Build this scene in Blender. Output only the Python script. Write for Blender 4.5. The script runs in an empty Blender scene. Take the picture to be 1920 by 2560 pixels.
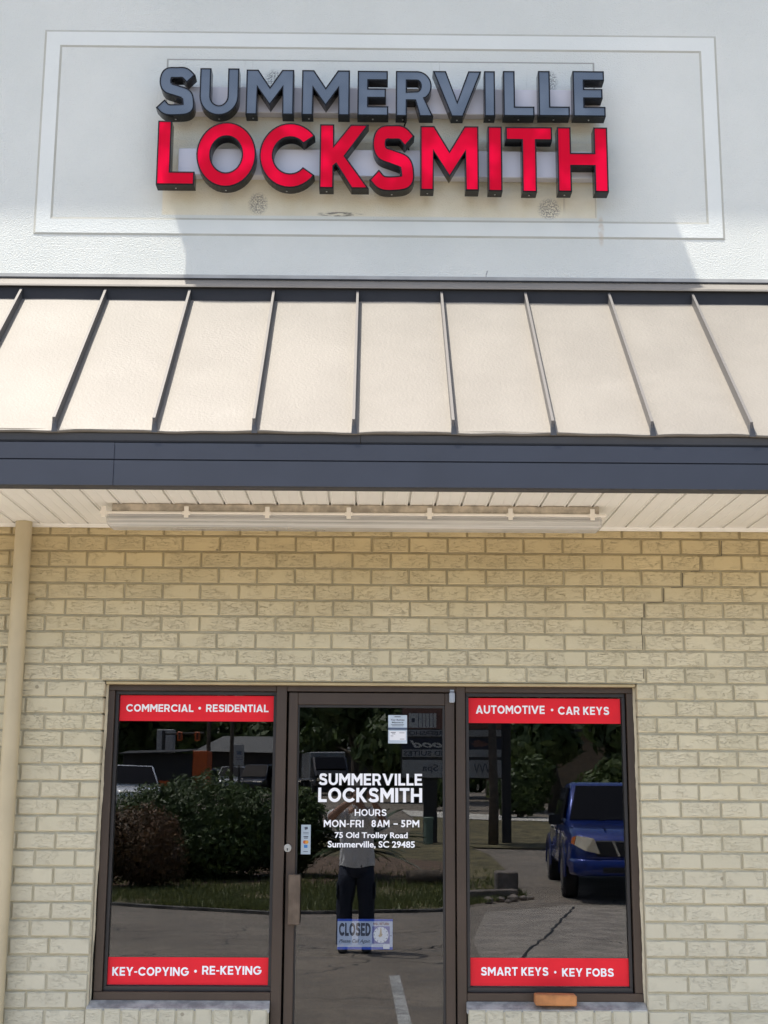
import bpy, bmesh, math, random
import numpy as np
from mathutils import Vector, Matrix
from mathutils.geometry import tessellate_polygon
random.seed(7); rng = np.random.default_rng(7)
sc = bpy.context.scene
COL = sc.collection
rad = math.radians
PI = math.pi

# ------------------------------------------------------------------ camera
PITCH, ROLL, YAW, FPX, DIST, CAMZ = rad(11.447), rad(.303), rad(.471), 3400., 7.119, 1.62
cam = bpy.data.cameras.new('camera'); camo = bpy.data.objects.new('camera', cam); COL.objects.link(camo)
cam.sensor_fit = 'VERTICAL'; cam.sensor_height = 36.; cam.lens = FPX/2560*36.
cam.clip_start = .02; cam.clip_end = 800
fw = Vector((math.sin(YAW)*math.cos(PITCH), math.cos(YAW)*math.cos(PITCH), math.sin(PITCH)))
rt = Vector((math.cos(YAW), -math.sin(YAW), 0)); up = rt.cross(fw)
r2 = rt*math.cos(ROLL)+up*math.sin(ROLL); u2 = up*math.cos(ROLL)-rt*math.sin(ROLL)
camo.matrix_world = Matrix(((r2.x, u2.x, -fw.x, 0), (r2.y, u2.y, -fw.y, -DIST), (r2.z, u2.z, -fw.z, CAMZ), (0, 0, 0, 1)))
sc.camera = camo

# ------------------------------------------------------------------ light
SUNV = Vector((-.317, -.126, 1.)).normalized()
EL = math.asin(SUNV.z); AZ = math.atan2(SUNV.x, SUNV.y)
world = bpy.data.worlds.new("World"); sc.world = world; world.use_nodes = True
wn = world.node_tree; bg = wn.nodes['Background']
sky = wn.nodes.new('ShaderNodeTexSky'); sky.sky_type = 'NISHITA'; sky.sun_disc = False
sky.sun_elevation = EL; sky.sun_rotation = AZ
sky.air_density = 1.0; sky.dust_density = 3.0; sky.ozone_density = 1.0
wn.links.new(sky.outputs[0], bg.inputs[0]); bg.inputs[1].default_value = .15
sun = bpy.data.lights.new('sun', 'SUN'); suno = bpy.data.objects.new('sun', sun); COL.objects.link(suno)
sun.energy = 3.8; sun.angle = rad(.53); sun.color = (1, .955, .88)
suno.rotation_euler = SUNV.to_track_quat('Z', 'Y').to_euler(); suno.location = (-3, -3, 12)
sc.view_settings.view_transform = 'Standard'; sc.view_settings.look = 'None'
sc.view_settings.gamma = 1; sc.view_settings.use_curve_mapping = False
sc.view_settings.exposure = 1.2
sc.cycles.max_bounces = 8; sc.cycles.transparent_max_bounces = 12
sc.cycles.use_denoising = True; sc.cycles.denoiser = 'OPENIMAGEDENOISE'; sc.cycles.denoising_input_passes = 'RGB_ALBEDO_NORMAL'; sc.cycles.denoising_prefilter = 'ACCURATE'; sc.cycles.sample_clamp_indirect = 4.; sc.cycles.use_light_tree = True

# ------------------------------------------------------------------ object helpers
def link(o, parent=None):
    COL.objects.link(o)
    if parent is not None:
        o.parent = parent
    return o
def tag(o, label=None, cat=None, group=None, kind=None):
    if label: o['label'] = label
    if cat: o['category'] = cat
    if group: o['group'] = group
    if kind: o['kind'] = kind
    return o
def thing(name, label, cat, loc=(0, 0, 0), rz=0, group=None):
    o = link(bpy.data.objects.new(name, None)); o.location = loc; o.rotation_euler = (0, 0, rz)
    o.empty_display_size = .2
    return tag(o, label, cat, group)
class MB:
    """collects geometry, builds it as ONE mesh"""
    def __init__(s): s.v = []; s.f = []; s.mi = []; s.cur = 0; s.sm = []; s.smooth = False
    def add(s, vs, fs):
        b = len(s.v); s.v += [tuple(v) for v in vs]
        for f in fs:
            s.f.append([b+i for i in f]); s.mi.append(s.cur); s.sm.append(s.smooth)
        return s
    def box(s, x0, x1, y0, y1, z0, z1, c=0.):
        if c <= 0:
            vs = [(x, y, z) for z in (z0, z1) for y in (y0, y1) for x in (x0, x1)]
            s.add(vs, [(0, 2, 3, 1), (4, 5, 7, 6), (0, 1, 5, 4), (1, 3, 7, 5), (3, 2, 6, 7), (2, 0, 4, 6)])
        else:
            bm = bmesh.new(); bmesh.ops.create_cube(bm, size=1)
            for v in bm.verts:
                v.co = Vector(((x0+x1)/2+v.co.x*(x1-x0), (y0+y1)/2+v.co.y*(y1-y0), (z0+z1)/2+v.co.z*(z1-z0)))
            bmesh.ops.bevel(bm, geom=list(bm.edges), offset=c, segments=1, affect='EDGES', profile=.5)
            s.bm(bm)
        return s
    def bm(s, bm):
        bm.verts.index_update(); s.add([v.co[:] for v in bm.verts], [[v.index for v in f.verts] for f in bm.faces]); bm.free(); return s
    def tube(s, pts, r, n=10, cap=True):
        pts = [Vector(p) for p in pts]; m = len(pts)
        rr = r if isinstance(r, (list, tuple)) else [r]*m
        vs = []; last = None
        for i, p in enumerate(pts):
            d = (pts[min(i+1, m-1)]-pts[max(i-1, 0)]).normalized()
            a = Vector((0, 0, 1)) if abs(d.z) < .9 else Vector((1, 0, 0))
            x = d.cross(a).normalized() if last is None else (last-d*last.dot(d)).normalized()
            last = x; y = d.cross(x)
            for k in range(n):
                t = 2*PI*k/n; vs.append(p+(x*math.cos(t)+y*math.sin(t))*rr[i])
        fs = [(i*n+k, i*n+(k+1) % n, (i+1)*n+(k+1) % n, (i+1)*n+k) for i in range(m-1) for k in range(n)]
        if cap: fs += [tuple(range(n-1, -1, -1)), tuple((m-1)*n+k for k in range(n))]
        return s.add(vs, fs)
    def extx(s, prof, x0, x1):
        """closed YZ profile extruded along X"""
        n = len(prof)
        vs = [(x0, y, z) for y, z in prof]+[(x1, y, z) for y, z in prof]
        return s.add(vs, [(i, (i+1) % n, n+(i+1) % n, n+i) for i in range(n)]+[tuple(range(n-1, -1, -1)), tuple(range(n, 2*n))])
    def loft(s, rings, cap=True):
        n = len(rings[0]); vs = [p for r in rings for p in r]
        fs = [(i*n+k, i*n+(k+1) % n, (i+1)*n+(k+1) % n, (i+1)*n+k) for i in range(len(rings)-1) for k in range(n)]
        if cap: fs += [tuple(range(n-1, -1, -1)), tuple((len(rings)-1)*n+k for k in range(n))]
        return s.add(vs, fs)
    def build(s, name, mats, parent=None, smooth=False, fixn=True):
        me = bpy.data.meshes.new(name); me.from_pydata(s.v, [], s.f)
        mats = mats if isinstance(mats, (list, tuple)) else [mats]
        for m in mats: me.materials.append(m)
        for p, i, g in zip(me.polygons, s.mi, s.sm): p.material_index = i; p.use_smooth = smooth or g
        if fixn:
            bm = bmesh.new(); bm.from_mesh(me); bmesh.ops.recalc_face_normals(bm, faces=bm.faces); bm.to_mesh(me); bm.free()
        me.validate(); me.update()
        return link(bpy.data.objects.new(name, me), parent)
def smooth_angle(o, ang=35):
    """shade smooth with sharp edges above the angle, no operators"""
    me = o.data; bm = bmesh.new(); bm.from_mesh(me)
    for f in bm.faces: f.smooth = True
    for e in bm.edges:
        e.smooth = not (len(e.link_faces) == 2 and e.calc_face_angle(0) > rad(ang))
    bm.to_mesh(me); bm.free(); return o
def copy_tree(o, parent=None):
    c = o.copy(); COL.objects.link(c); c.parent = parent
    for ch in list(o.children): copy_tree(ch, c)
    return c

# ------------------------------------------------------------------ material helpers
class NT:
    def __init__(s, name):
        s.m = bpy.data.materials.new(name); s.m.use_nodes = True; s.t = s.m.node_tree
        s.b = s.t.nodes['Principled BSDF']; s.co = s.t.nodes.new('ShaderNodeTexCoord').outputs['Object']
        sp = s.t.nodes.new('ShaderNodeSeparateXYZ'); s.t.links.new(s.co, sp.inputs[0]); s.x, s.y, s.z = sp.outputs
    def put(s, sock, v):
        if hasattr(v, 'is_linked') or isinstance(v, bpy.types.NodeSocket): s.t.links.new(v, sock)
        else: sock.default_value = v
    def m_(s, op, a, b=0., c=None, clamp=False):
        n = s.t.nodes.new('ShaderNodeMath'); n.operation = op; n.use_clamp = clamp
        s.put(n.inputs[0], a); s.put(n.inputs[1], b)
        if c is not None: s.put(n.inputs[2], c)
        return n.outputs[0]
    def ss(s, v, a, b):
        n = s.t.nodes.new('ShaderNodeMapRange'); n.interpolation_type = 'SMOOTHSTEP'
        s.put(n.inputs[0], v); n.inputs[1].default_value = a; n.inputs[2].default_value = b
        return n.outputs[0]
    def mapped(s, scale):
        n = s.t.nodes.new('ShaderNodeMapping'); s.t.links.new(s.co, n.inputs[0]); n.inputs['Scale'].default_value = scale
        return n.outputs[0]
    def noise(s, scale, detail=3, rough=.55, vec=None, dist=0.):
        n = s.t.nodes.new('ShaderNodeTexNoise'); s.t.links.new(vec if vec is not None else s.co, n.inputs['Vector'])
        n.inputs['Scale'].default_value = scale; n.inputs['Detail'].default_value = detail
        n.inputs['Roughness'].default_value = rough; n.inputs['Distortion'].default_value = dist
        return n.outputs[0]
    def voro(s, scale, feature='F1', vec=None):
        n = s.t.nodes.new('ShaderNodeTexVoronoi'); n.feature = feature; n.inputs['Scale'].default_value = scale
        s.t.links.new(vec if vec is not None else s.co, n.inputs['Vector'])
        return n.outputs[0]
    def mix(s, f, a, b):
        n = s.t.nodes.new('ShaderNodeMix'); n.data_type = 'RGBA'
        s.put(n.inputs[0], f); s.put(n.inputs[6], c4(a) if isinstance(a, tuple) else a); s.put(n.inputs[7], c4(b) if isinstance(b, tuple) else b)
        return n.outputs[2]
    def bump(s, h, strength, dist, prev=None):
        n = s.t.nodes.new('ShaderNodeBump'); n.inputs['Strength'].default_value = strength; n.inputs['Distance'].default_value = dist
        s.put(n.inputs['Height'], h)
        if prev is not None: s.t.links.new(prev, n.inputs['Normal'])
        return n.outputs[0]
    def rect(s, x0, x1, z0, z1, e=.004):
        a = s.m_('MULTIPLY', s.ss(s.x, x0-e, x0+e), s.m_('SUBTRACT', 1, s.ss(s.x, x1-e, x1+e)))
        b = s.m_('MULTIPLY', s.ss(s.z, z0-e, z0+e), s.m_('SUBTRACT', 1, s.ss(s.z, z1-e, z1+e)))
        return s.m_('MULTIPLY', a, b)
    def blob(s, cx, cz, rx, rz):
        dx = s.m_('DIVIDE', s.m_('SUBTRACT', s.x, cx), rx); dz = s.m_('DIVIDE', s.m_('SUBTRACT', s.z, cz), rz)
        d = s.m_('SQRT', s.m_('ADD', s.m_('MULTIPLY', dx, dx), s.m_('MULTIPLY', dz, dz)))
        return s.m_('SUBTRACT', 1, s.ss(d, .55, 1.05))
    def fin(s, col=None, rough=None, normal=None):
        if col is not None: s.put(s.b.inputs['Base Color'], c4(col) if isinstance(col, tuple) else col)
        if rough is not None: s.put(s.b.inputs['Roughness'], rough)
        if normal is not None: s.t.links.new(normal, s.b.inputs['Normal'])
        return s.m
def c4(c): return (c[0], c[1], c[2], 1.)
def mat(name, col, rough=.6, metal=0., var=.12, vs=6., bump=0., bs=40., coat=0., spec=.5, bd=.002):
    n = NT(name); b = n.b
    b.inputs['Metallic'].default_value = metal; b.inputs['Coat Weight'].default_value = coat
    b.inputs['Specular IOR Level'].default_value = spec
    c = n.mix(n.ss(n.noise(vs, 4), .3, .7), tuple(x*(1-var) for x in col), tuple(min(1, x*(1+var)) for x in col))
    nor = n.bump(n.noise(bs, 4), bump, bd) if bump else None
    return n.fin(c, rough, nor)

# ---- stucco with the marks an older sign left on it
def stucco_mat():
    n = NT('stucco_white')
    base = n.mix(n.ss(n.noise(1.6, 5), .3, .75), (.655, .67, .615), (.71, .72, .66))
    # tan, unpainted ghost of the older sign
    dirty = n.mix(n.ss(n.noise(5, 4), .3, .7), (.72, .66, .49), (.79, .735, .575))
    g = n.m_('MULTIPLY', n.rect(-1.19, 1.24, 4.745, 5.2, .006), n.ss(n.noise(3.2, 4), .18, .5))
    up_ = n.m_('MULTIPLY', n.rect(-1.19, 1.24, 5.15, 5.40, .06), .7)
    c = n.mix(n.m_('MULTIPLY', n.m_('MAXIMUM', g, up_), .92), base, dirty)
    # caulk line round the ghost
    out = n.rect(-1.196, 1.25, 5.0, 5.697, .002); inn = n.rect(-1.186, 1.24, 4.9, 5.689, .002)
    line = n.m_('MULTIPLY', n.m_('SUBTRACT', out, inn, clamp=True), n.ss(n.z, 5.3, 5.42))
    c = n.mix(n.m_('MULTIPLY', line, .62), c, (.16, .15, .12))
    rl = n.m_('MULTIPLY', n.rect(1.232, 1.238, 4.75, 5.3, .002), .35)
    c = n.mix(rl, c, (.25, .23, .18))
    # drips that run down inside it
    dr = n.noise(26, 3, .6, n.mapped((1, 1, .035)))
    d = n.m_('MULTIPLY', n.ss(dr, .63, .72), n.rect(-1.19, 1.24, 5.38, 5.69, .01))
    c = n.mix(n.m_('MULTIPLY', d, .6), c, (.2, .19, .17))
    d = n.m_('MULTIPLY', n.ss(dr, .66, .72), n.rect(-1.1, 1.2, 4.78, 4.98, .03))
    c = n.mix(n.m_('MULTIPLY', d, .42), c, (.24, .21, .16))
    # old glue dabs
    sp = n.ss(n.noise(115, 3, .65), .43, .56)
    ring = None
    for cx, cz, rx, rz in ((-.655, 4.815, .062, .075), (.975, 4.80, .072, .072), (-.58, 5.57, .06, .075), (.99, 5.575, .055, .08)):
        bl = n.blob(cx, cz, rx, rz); ring = bl if ring is None else n.m_('MAXIMUM', ring, bl)
    c = n.mix(n.m_('MULTIPLY', n.m_('MULTIPLY', ring, sp), .7), c, (.10, .10, .105))
    sm = n.m_('MULTIPLY', n.blob(-.2, 4.757, .15, .016), n.ss(n.noise(38, 4, .6, n.mapped((.4, 1, 2))), .42, .6))
    c = n.mix(n.m_('MULTIPLY', sm, .8), c, (.09, .085, .08))
    dots = n.ss(n.voro(9.), .035, .022); dots = n.m_('MULTIPLY', dots, n.rect(-1.1, 1.2, 4.755, 4.86, .01))
    c = n.mix(n.m_('MULTIPLY', dots, .7), c, (.14, .13, .12))
    # rust streak
    rs = n.m_('MULTIPLY', n.blob(1.262, 4.67, .022, .10), n.ss(n.noise(20, 3), .25, .6))
    c = n.mix(n.m_('MULTIPLY', rs, .5), c, (.52, .40, .27))
    # hairline crack at the foot
    ck = n.m_('ABSOLUTE', n.m_('SUBTRACT', n.x, n.m_('ADD', .625, n.m_('MULTIPLY', n.m_('SUBTRACT', n.noise(12, 3), .5), .05))))
    ck = n.m_('MULTIPLY', n.m_('SUBTRACT', 1, n.ss(ck, .0015, .004)), n.rect(.55, .7, 4.36, 4.43, .004))
    c = n.mix(n.m_('MULTIPLY', ck, .75), c, (.2, .2, .2))
    h = n.m_('ADD', n.m_('MULTIPLY', n.noise(120, 3, .55), 1.), n.m_('MULTIPLY', n.noise(260, 2, .6), .45))
    return n.fin(c, .9, n.bump(h, .85, .006))
M = {}
M['stucco'] = stucco_mat()
def relief_mat():
    n = NT('stucco_frame')
    c = n.mix(n.ss(n.noise(1.6, 5), .3, .75), (.69, .71, .66), (.74, .755, .70))
    # grime and the grooves' grey shade line, painted together on every bevel
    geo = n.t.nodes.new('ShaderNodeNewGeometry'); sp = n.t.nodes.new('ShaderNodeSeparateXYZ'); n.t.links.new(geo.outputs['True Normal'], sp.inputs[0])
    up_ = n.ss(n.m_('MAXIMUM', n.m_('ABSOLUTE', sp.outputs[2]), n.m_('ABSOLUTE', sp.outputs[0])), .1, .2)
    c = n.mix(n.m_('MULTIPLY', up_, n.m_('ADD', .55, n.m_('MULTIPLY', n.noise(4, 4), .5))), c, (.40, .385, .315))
    rs = n.m_('MULTIPLY', n.blob(1.262, 4.67, .022, .06), n.ss(n.noise(20, 3), .25, .6))
    c = n.mix(n.m_('MULTIPLY', rs, .5), c, (.52, .40, .27))
    h = n.m_('ADD', n.noise(120, 3, .55), n.m_('MULTIPLY', n.noise(260, 3, .6), .5))
    return n.fin(c, .9, n.bump(h, .45, .005))
M['relief'] = relief_mat()
def brick_mat():
    n = NT('painted_brick')
    rnd = n.t.nodes.new('ShaderNodeAttribute'); rnd.attribute_name = 'rnd'; r = rnd.outputs['Fac']
    c = n.mix(n.ss(n.noise(3.5, 5), .3, .7), (.585, .525, .355), (.655, .59, .415))
    # warm light high under the soffit, neutral light low down, painted into the colour
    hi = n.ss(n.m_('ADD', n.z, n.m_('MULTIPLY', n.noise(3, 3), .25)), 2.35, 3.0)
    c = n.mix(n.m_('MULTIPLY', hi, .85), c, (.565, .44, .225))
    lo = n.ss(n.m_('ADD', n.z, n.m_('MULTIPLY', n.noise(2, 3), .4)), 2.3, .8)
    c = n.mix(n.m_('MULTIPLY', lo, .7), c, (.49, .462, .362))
    hsv = n.t.nodes.new('ShaderNodeHueSaturation'); n.t.links.new(c, hsv.inputs['Color'])
    n.put(hsv.inputs['Value'], n.m_('ADD', .955, n.m_('MULTIPLY', r, .085)))
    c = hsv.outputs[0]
    sh = n.t.nodes.new('ShaderNodeVectorMath'); sh.operation = 'ADD'; n.t.links.new(n.mapped((1, 1, 5.5)), sh.inputs[0])
    cb = n.t.nodes.new('ShaderNodeCombineXYZ'); n.put(cb.inputs[0], n.m_('MULTIPLY', r, 37.)); n.put(cb.inputs[1], n.m_('MULTIPLY', r, 11.)); n.t.links.new(cb.outputs[0], sh.inputs[1])
    v = sh.outputs[0]
    w = n.noise(20, 4, .6, v, .8)
    tear = n.ss(n.m_('ABSOLUTE', n.m_('SUBTRACT', w, .5)), .0, .016)       # torn wire-cut grooves
    amt = n.m_('MULTIPLY', n.ss(n.noise(7, 2), .38, .55), n.m_('ADD', .35, n.m_('MULTIPLY', n.ss(n.z, 1.4, 2.3), .65)))
    h = n.m_('ADD', n.m_('MULTIPLY', n.m_('SUBTRACT', tear, 1), n.m_('MULTIPLY', amt, .9)), n.m_('MULTIPLY', n.noise(60, 4, .6), .35))
    c = n.mix(n.m_('MULTIPLY', n.m_('SUBTRACT', 1, tear), n.m_('MULTIPLY', amt, .55)), c, (.25, .20, .12))
    sp = n.ss(n.voro(5.2), .06, .04); c = n.mix(n.m_('MULTIPLY', sp, .55), c, (.17, .14, .09))
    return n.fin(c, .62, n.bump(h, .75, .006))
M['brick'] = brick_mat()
def mortar_mat():
    n = NT('painted_mortar')
    c = n.mix(n.ss(n.noise(9, 5), .3, .7), (.40, .36, .25), (.49, .45, .33))
    hi = n.ss(n.z, 2.3, 3.0); c = n.mix(n.m_('MULTIPLY', hi, .7), c, (.36, .28, .135))  # same warm light towards the soffit, painted into the joints
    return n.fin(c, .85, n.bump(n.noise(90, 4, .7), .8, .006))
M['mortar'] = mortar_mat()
def slate_mat(name, sheen, emboss, rough=.60, base=(.060, .072, .098)):
    n = NT(name); t = n.t
    c = n.mix(n.ss(n.noise(2.5, 5), .3, .7), tuple(x*.9 for x in base), tuple(x*1.1 for x in base))
    if emboss:   # chalky wear
        w = n.m_('MULTIPLY', n.ss(n.noise(2.2, 3),   .62, .7), .04); c = n.mix(w, c, (.36, .34, .31))
    nb = None
    if emboss:
        nb = n.bump(n.noise(70, 2, .5), .42, .004); nb = n.bump(n.noise(2.2, 2), .06, .03, nb)
    n.fin(c, .55, nb); n.b.inputs['Specular IOR Level'].default_value = .3
    gl = t.nodes.new('ShaderNodeBsdfGlossy'); gl.inputs['Roughness'].default_value = rough; gl.inputs['Color'].default_value = (1, .935, .84, 1)
    if nb is not None: t.links.new(nb, gl.inputs['Normal'])
    st = n.noise(9, 4, .6, n.mapped((1, .06, .06))); k = n.m_('MULTIPLY', sheen, n.m_('ADD', .93, n.m_('MULTIPLY', st, .14)))
    mx = t.nodes.new('ShaderNodeMixShader'); n.put(mx.inputs[0], k)
    t.links.new(n.b.outputs[0], mx.inputs[1]); t.links.new(gl.outputs[0], mx.inputs[2]); t.links.new(mx.outputs[0], t.nodes['Material Output'].inputs['Surface'])
    return n.m
M['sheet'] = slate_mat('embossed_slate_metal', .078, True, .84, (.112, .105, .090))
M['seam'] = slate_mat('seam_slate_metal', .07, False, .75, (.05, .05, .052))
M['gap_brown'] = mat('open_joint', (.11, .095, .065), .9)
M['flash'] = slate_mat('flashing_slate_metal', .055, False, .8, (.13, .12, .105))
M['fascia'] = mat('slate_fascia_metal', (.024, .029, .043), .5, var=.08, vs=3, bump=.08, bs=3, bd=.02)
M['fascia_trim'] = mat('dark_trim_metal', (.055, .058, .064), .5, var=.08, vs=3)
M['gap'] = mat('dark_gap', (.015, .015, .016), .8)
M['soffit'] = mat('white_vinyl_soffit', (.80, .78, .725), .5, var=.04, vs=1.5)
M['vinyl'] = mat('white_vinyl_trim', (.86, .84, .78), .45, var=.04)
M['bronze'] = mat('bronze_aluminium', (.066, .047, .035), .42, metal=.3, var=.10, vs=2.5)
M['bronze_dark'] = mat('dark_bronze_stop', (.026, .023, .022), .5, var=.1)
M['handle'] = mat('worn_bronze_handle', (.15, .115, .088), .38, metal=.5, var=.2, vs=14)
M['steel'] = mat('brushed_steel', (.62, .62, .60), .3, metal=.8, var=.1)
M['greyblue'] = mat('grey_pivot_cover', (.33, .37, .42), .5, var=.08)
M['caulk'] = mat('cream_caulk', (.52, .46, .33), .7, var=.15, vs=12)
M['trimtan'] = mat('tan_trim', (.46, .38, .22), .6, var=.1)
def sill_mat():
    n = NT('painted_sill')
    c = n.mix(n.ss(n.noise(9, 5, .65), .35, .65), (.20, .20, .195), (.42, .415, .39))
    return n.fin(c, .55, n.bump(n.noise(50, 4), .5, .004))
M['sill'] = sill_mat()
M['red_vinyl'] = mat('red_vinyl', (.80, .020, .033), .5, var=.06, vs=3, spec=.2)
M['white_vinyl'] = mat('white_lettering_vinyl', (.92, .92, .94), .5, var=.015)
M['black'] = mat('gloss_black_return', (.008, .008, .010), .22, var=.1, spec=.22)
def face_red():
    n = NT('red_acrylic_face')
    c = n.mix(n.ss(n.noise(5.5, 1.5, .4), .42, .66), (.62, .0005, .022), (.97, .001, .044))  # lighter blotches are hot spots of light painted into the red
    n.b.inputs['Specular IOR Level'].default_value = .07; return n.fin(c, .25)
M['face_red'] = face_red()
def face_grey():
    n = NT('perforated_grey_face')
    g = n.m_('MULTIPLY', n.m_('SINE', n.m_('MULTIPLY', n.x, 2*PI/.0085)), n.m_('SINE', n.m_('MULTIPLY', n.z, 2*PI/.0085)))
    c = n.mix(n.ss(g, .1, .6), (.085, .112, .15), (.16, .195, .24))
    c = n.mix(n.m_('MULTIPLY', n.ss(n.noise(4, 2), .4, .65), .35), c, (.19, .23, .28))
    n.b.inputs['Specular IOR Level'].default_value = .3; return n.fin(c, .28)
M['face_grey'] = face_grey()
M['raceway'] = mat('grey_raceway_metal', (.62, .61, .65), .45, var=.05, vs=2)
M['dirty_white'] = mat('dirty_fixture_housing', (.50, .44, .35), .6, var=.28, vs=16)
M['clip'] = mat('fixture_clip', (.86, .81, .72), .5, var=.06)
def lens_mat():
    n = NT('ribbed_clear_lens')
    t = n.t; tr = t.nodes.new('ShaderNodeBsdfTransparent'); tr.inputs[0].default_value = (.86, .86, .84, 1)
    sn = n.m_('ADD', .5, n.m_('MULTIPLY', .5, n.m_('SINE', n.m_('MULTIPLY', n.z, 330.)))); c = n.mix(n.m_('MULTIPLY', sn, n.ss(n.noise(3, 3, .5, n.mapped((.3, 1, 30))), .3, .7)), (.90, .89, .87), (.55, .56, .56)); n.put(n.b.inputs['Base Color'], c)
    n.b.inputs['Roughness'].default_value = .2
    t.links.new(n.bump(n.m_('SINE', n.m_('MULTIPLY', n.z, 520.)), .5, .002), n.b.inputs['Normal'])
    mx = t.nodes.new('ShaderNodeMixShader'); mx.inputs[0].default_value = .45
    t.links.new(tr.outputs[0], mx.inputs[1]); t.links.new(n.b.outputs[0], mx.inputs[2])
    t.links.new(mx.outputs[0], t.nodes['Material Output'].inputs['Surface']); return n.m
M['lens'] = lens_mat()
def glass_mat(name, refl, tint):
    n = NT(name); t = n.t
    tr = t.nodes.new('ShaderNodeBsdfTransparent'); tr.inputs[0].default_value = c4(tint)
    gl = t.nodes.new('ShaderNodeBsdfGlossy'); gl.inputs['Roughness'].default_value = .0; gl.inputs['Color'].default_value = (.96, .98, 1, 1)
    t.links.new(n.bump(n.noise(1.3, 1), .02, .02), gl.inputs['Normal'])
    mx = t.nodes.new('ShaderNodeMixShader'); mx.inputs[0].default_value = refl
    t.links.new(tr.outputs[0], mx.inputs[1]); t.links.new(gl.outputs[0], mx.inputs[2])
    t.links.new(mx.outputs[0], t.nodes['Material Output'].inputs['Surface']); t.nodes.remove(n.b)
    return n.m
GLASS_R = .072
M['glass'] = glass_mat('tinted_glass', GLASS_R, (.80, .82, .84))
M['room'] = mat('dark_room', (.008, .008, .009), .9)

# ------------------------------------------------------------------ glyphs (cap height 1, drawn by hand)
def arc(cx, cy, rx, ry, a0, a1, n=14):
    return [(cx+rx*math.cos(rad(a0+(a1-a0)*i/n)), cy+ry*math.sin(rad(a0+(a1-a0)*i/n))) for i in range(n+1)]
def stroke(ctrl, hw, n=10):
    P = [np.array(p, float) for p in ctrl]; P = [2*P[0]-P[1]]+P+[2*P[-1]-P[-2]]; pts = []
    for i in range(1, len(P)-2):
        for k in range(n):
            t = k/n; a, b, c, d = P[i-1:i+3]
            pts.append(.5*(2*b+(c-a)*t+(2*a-5*b+4*c-d)*t*t+(3*b-a-3*c+d)*t**3))
    pts.append(P[-2]); L, R_ = [], []
    for i, p in enumerate(pts):
        d = pts[min(i+1, len(pts)-1)]-pts[max(i-1, 0)]; d /= np.hypot(*d); q = np.array([-d[1], d[0]])*hw
        L.append(tuple(p+q)); R_.append(tuple(p-q))
    return R_+L[::-1]
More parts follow.
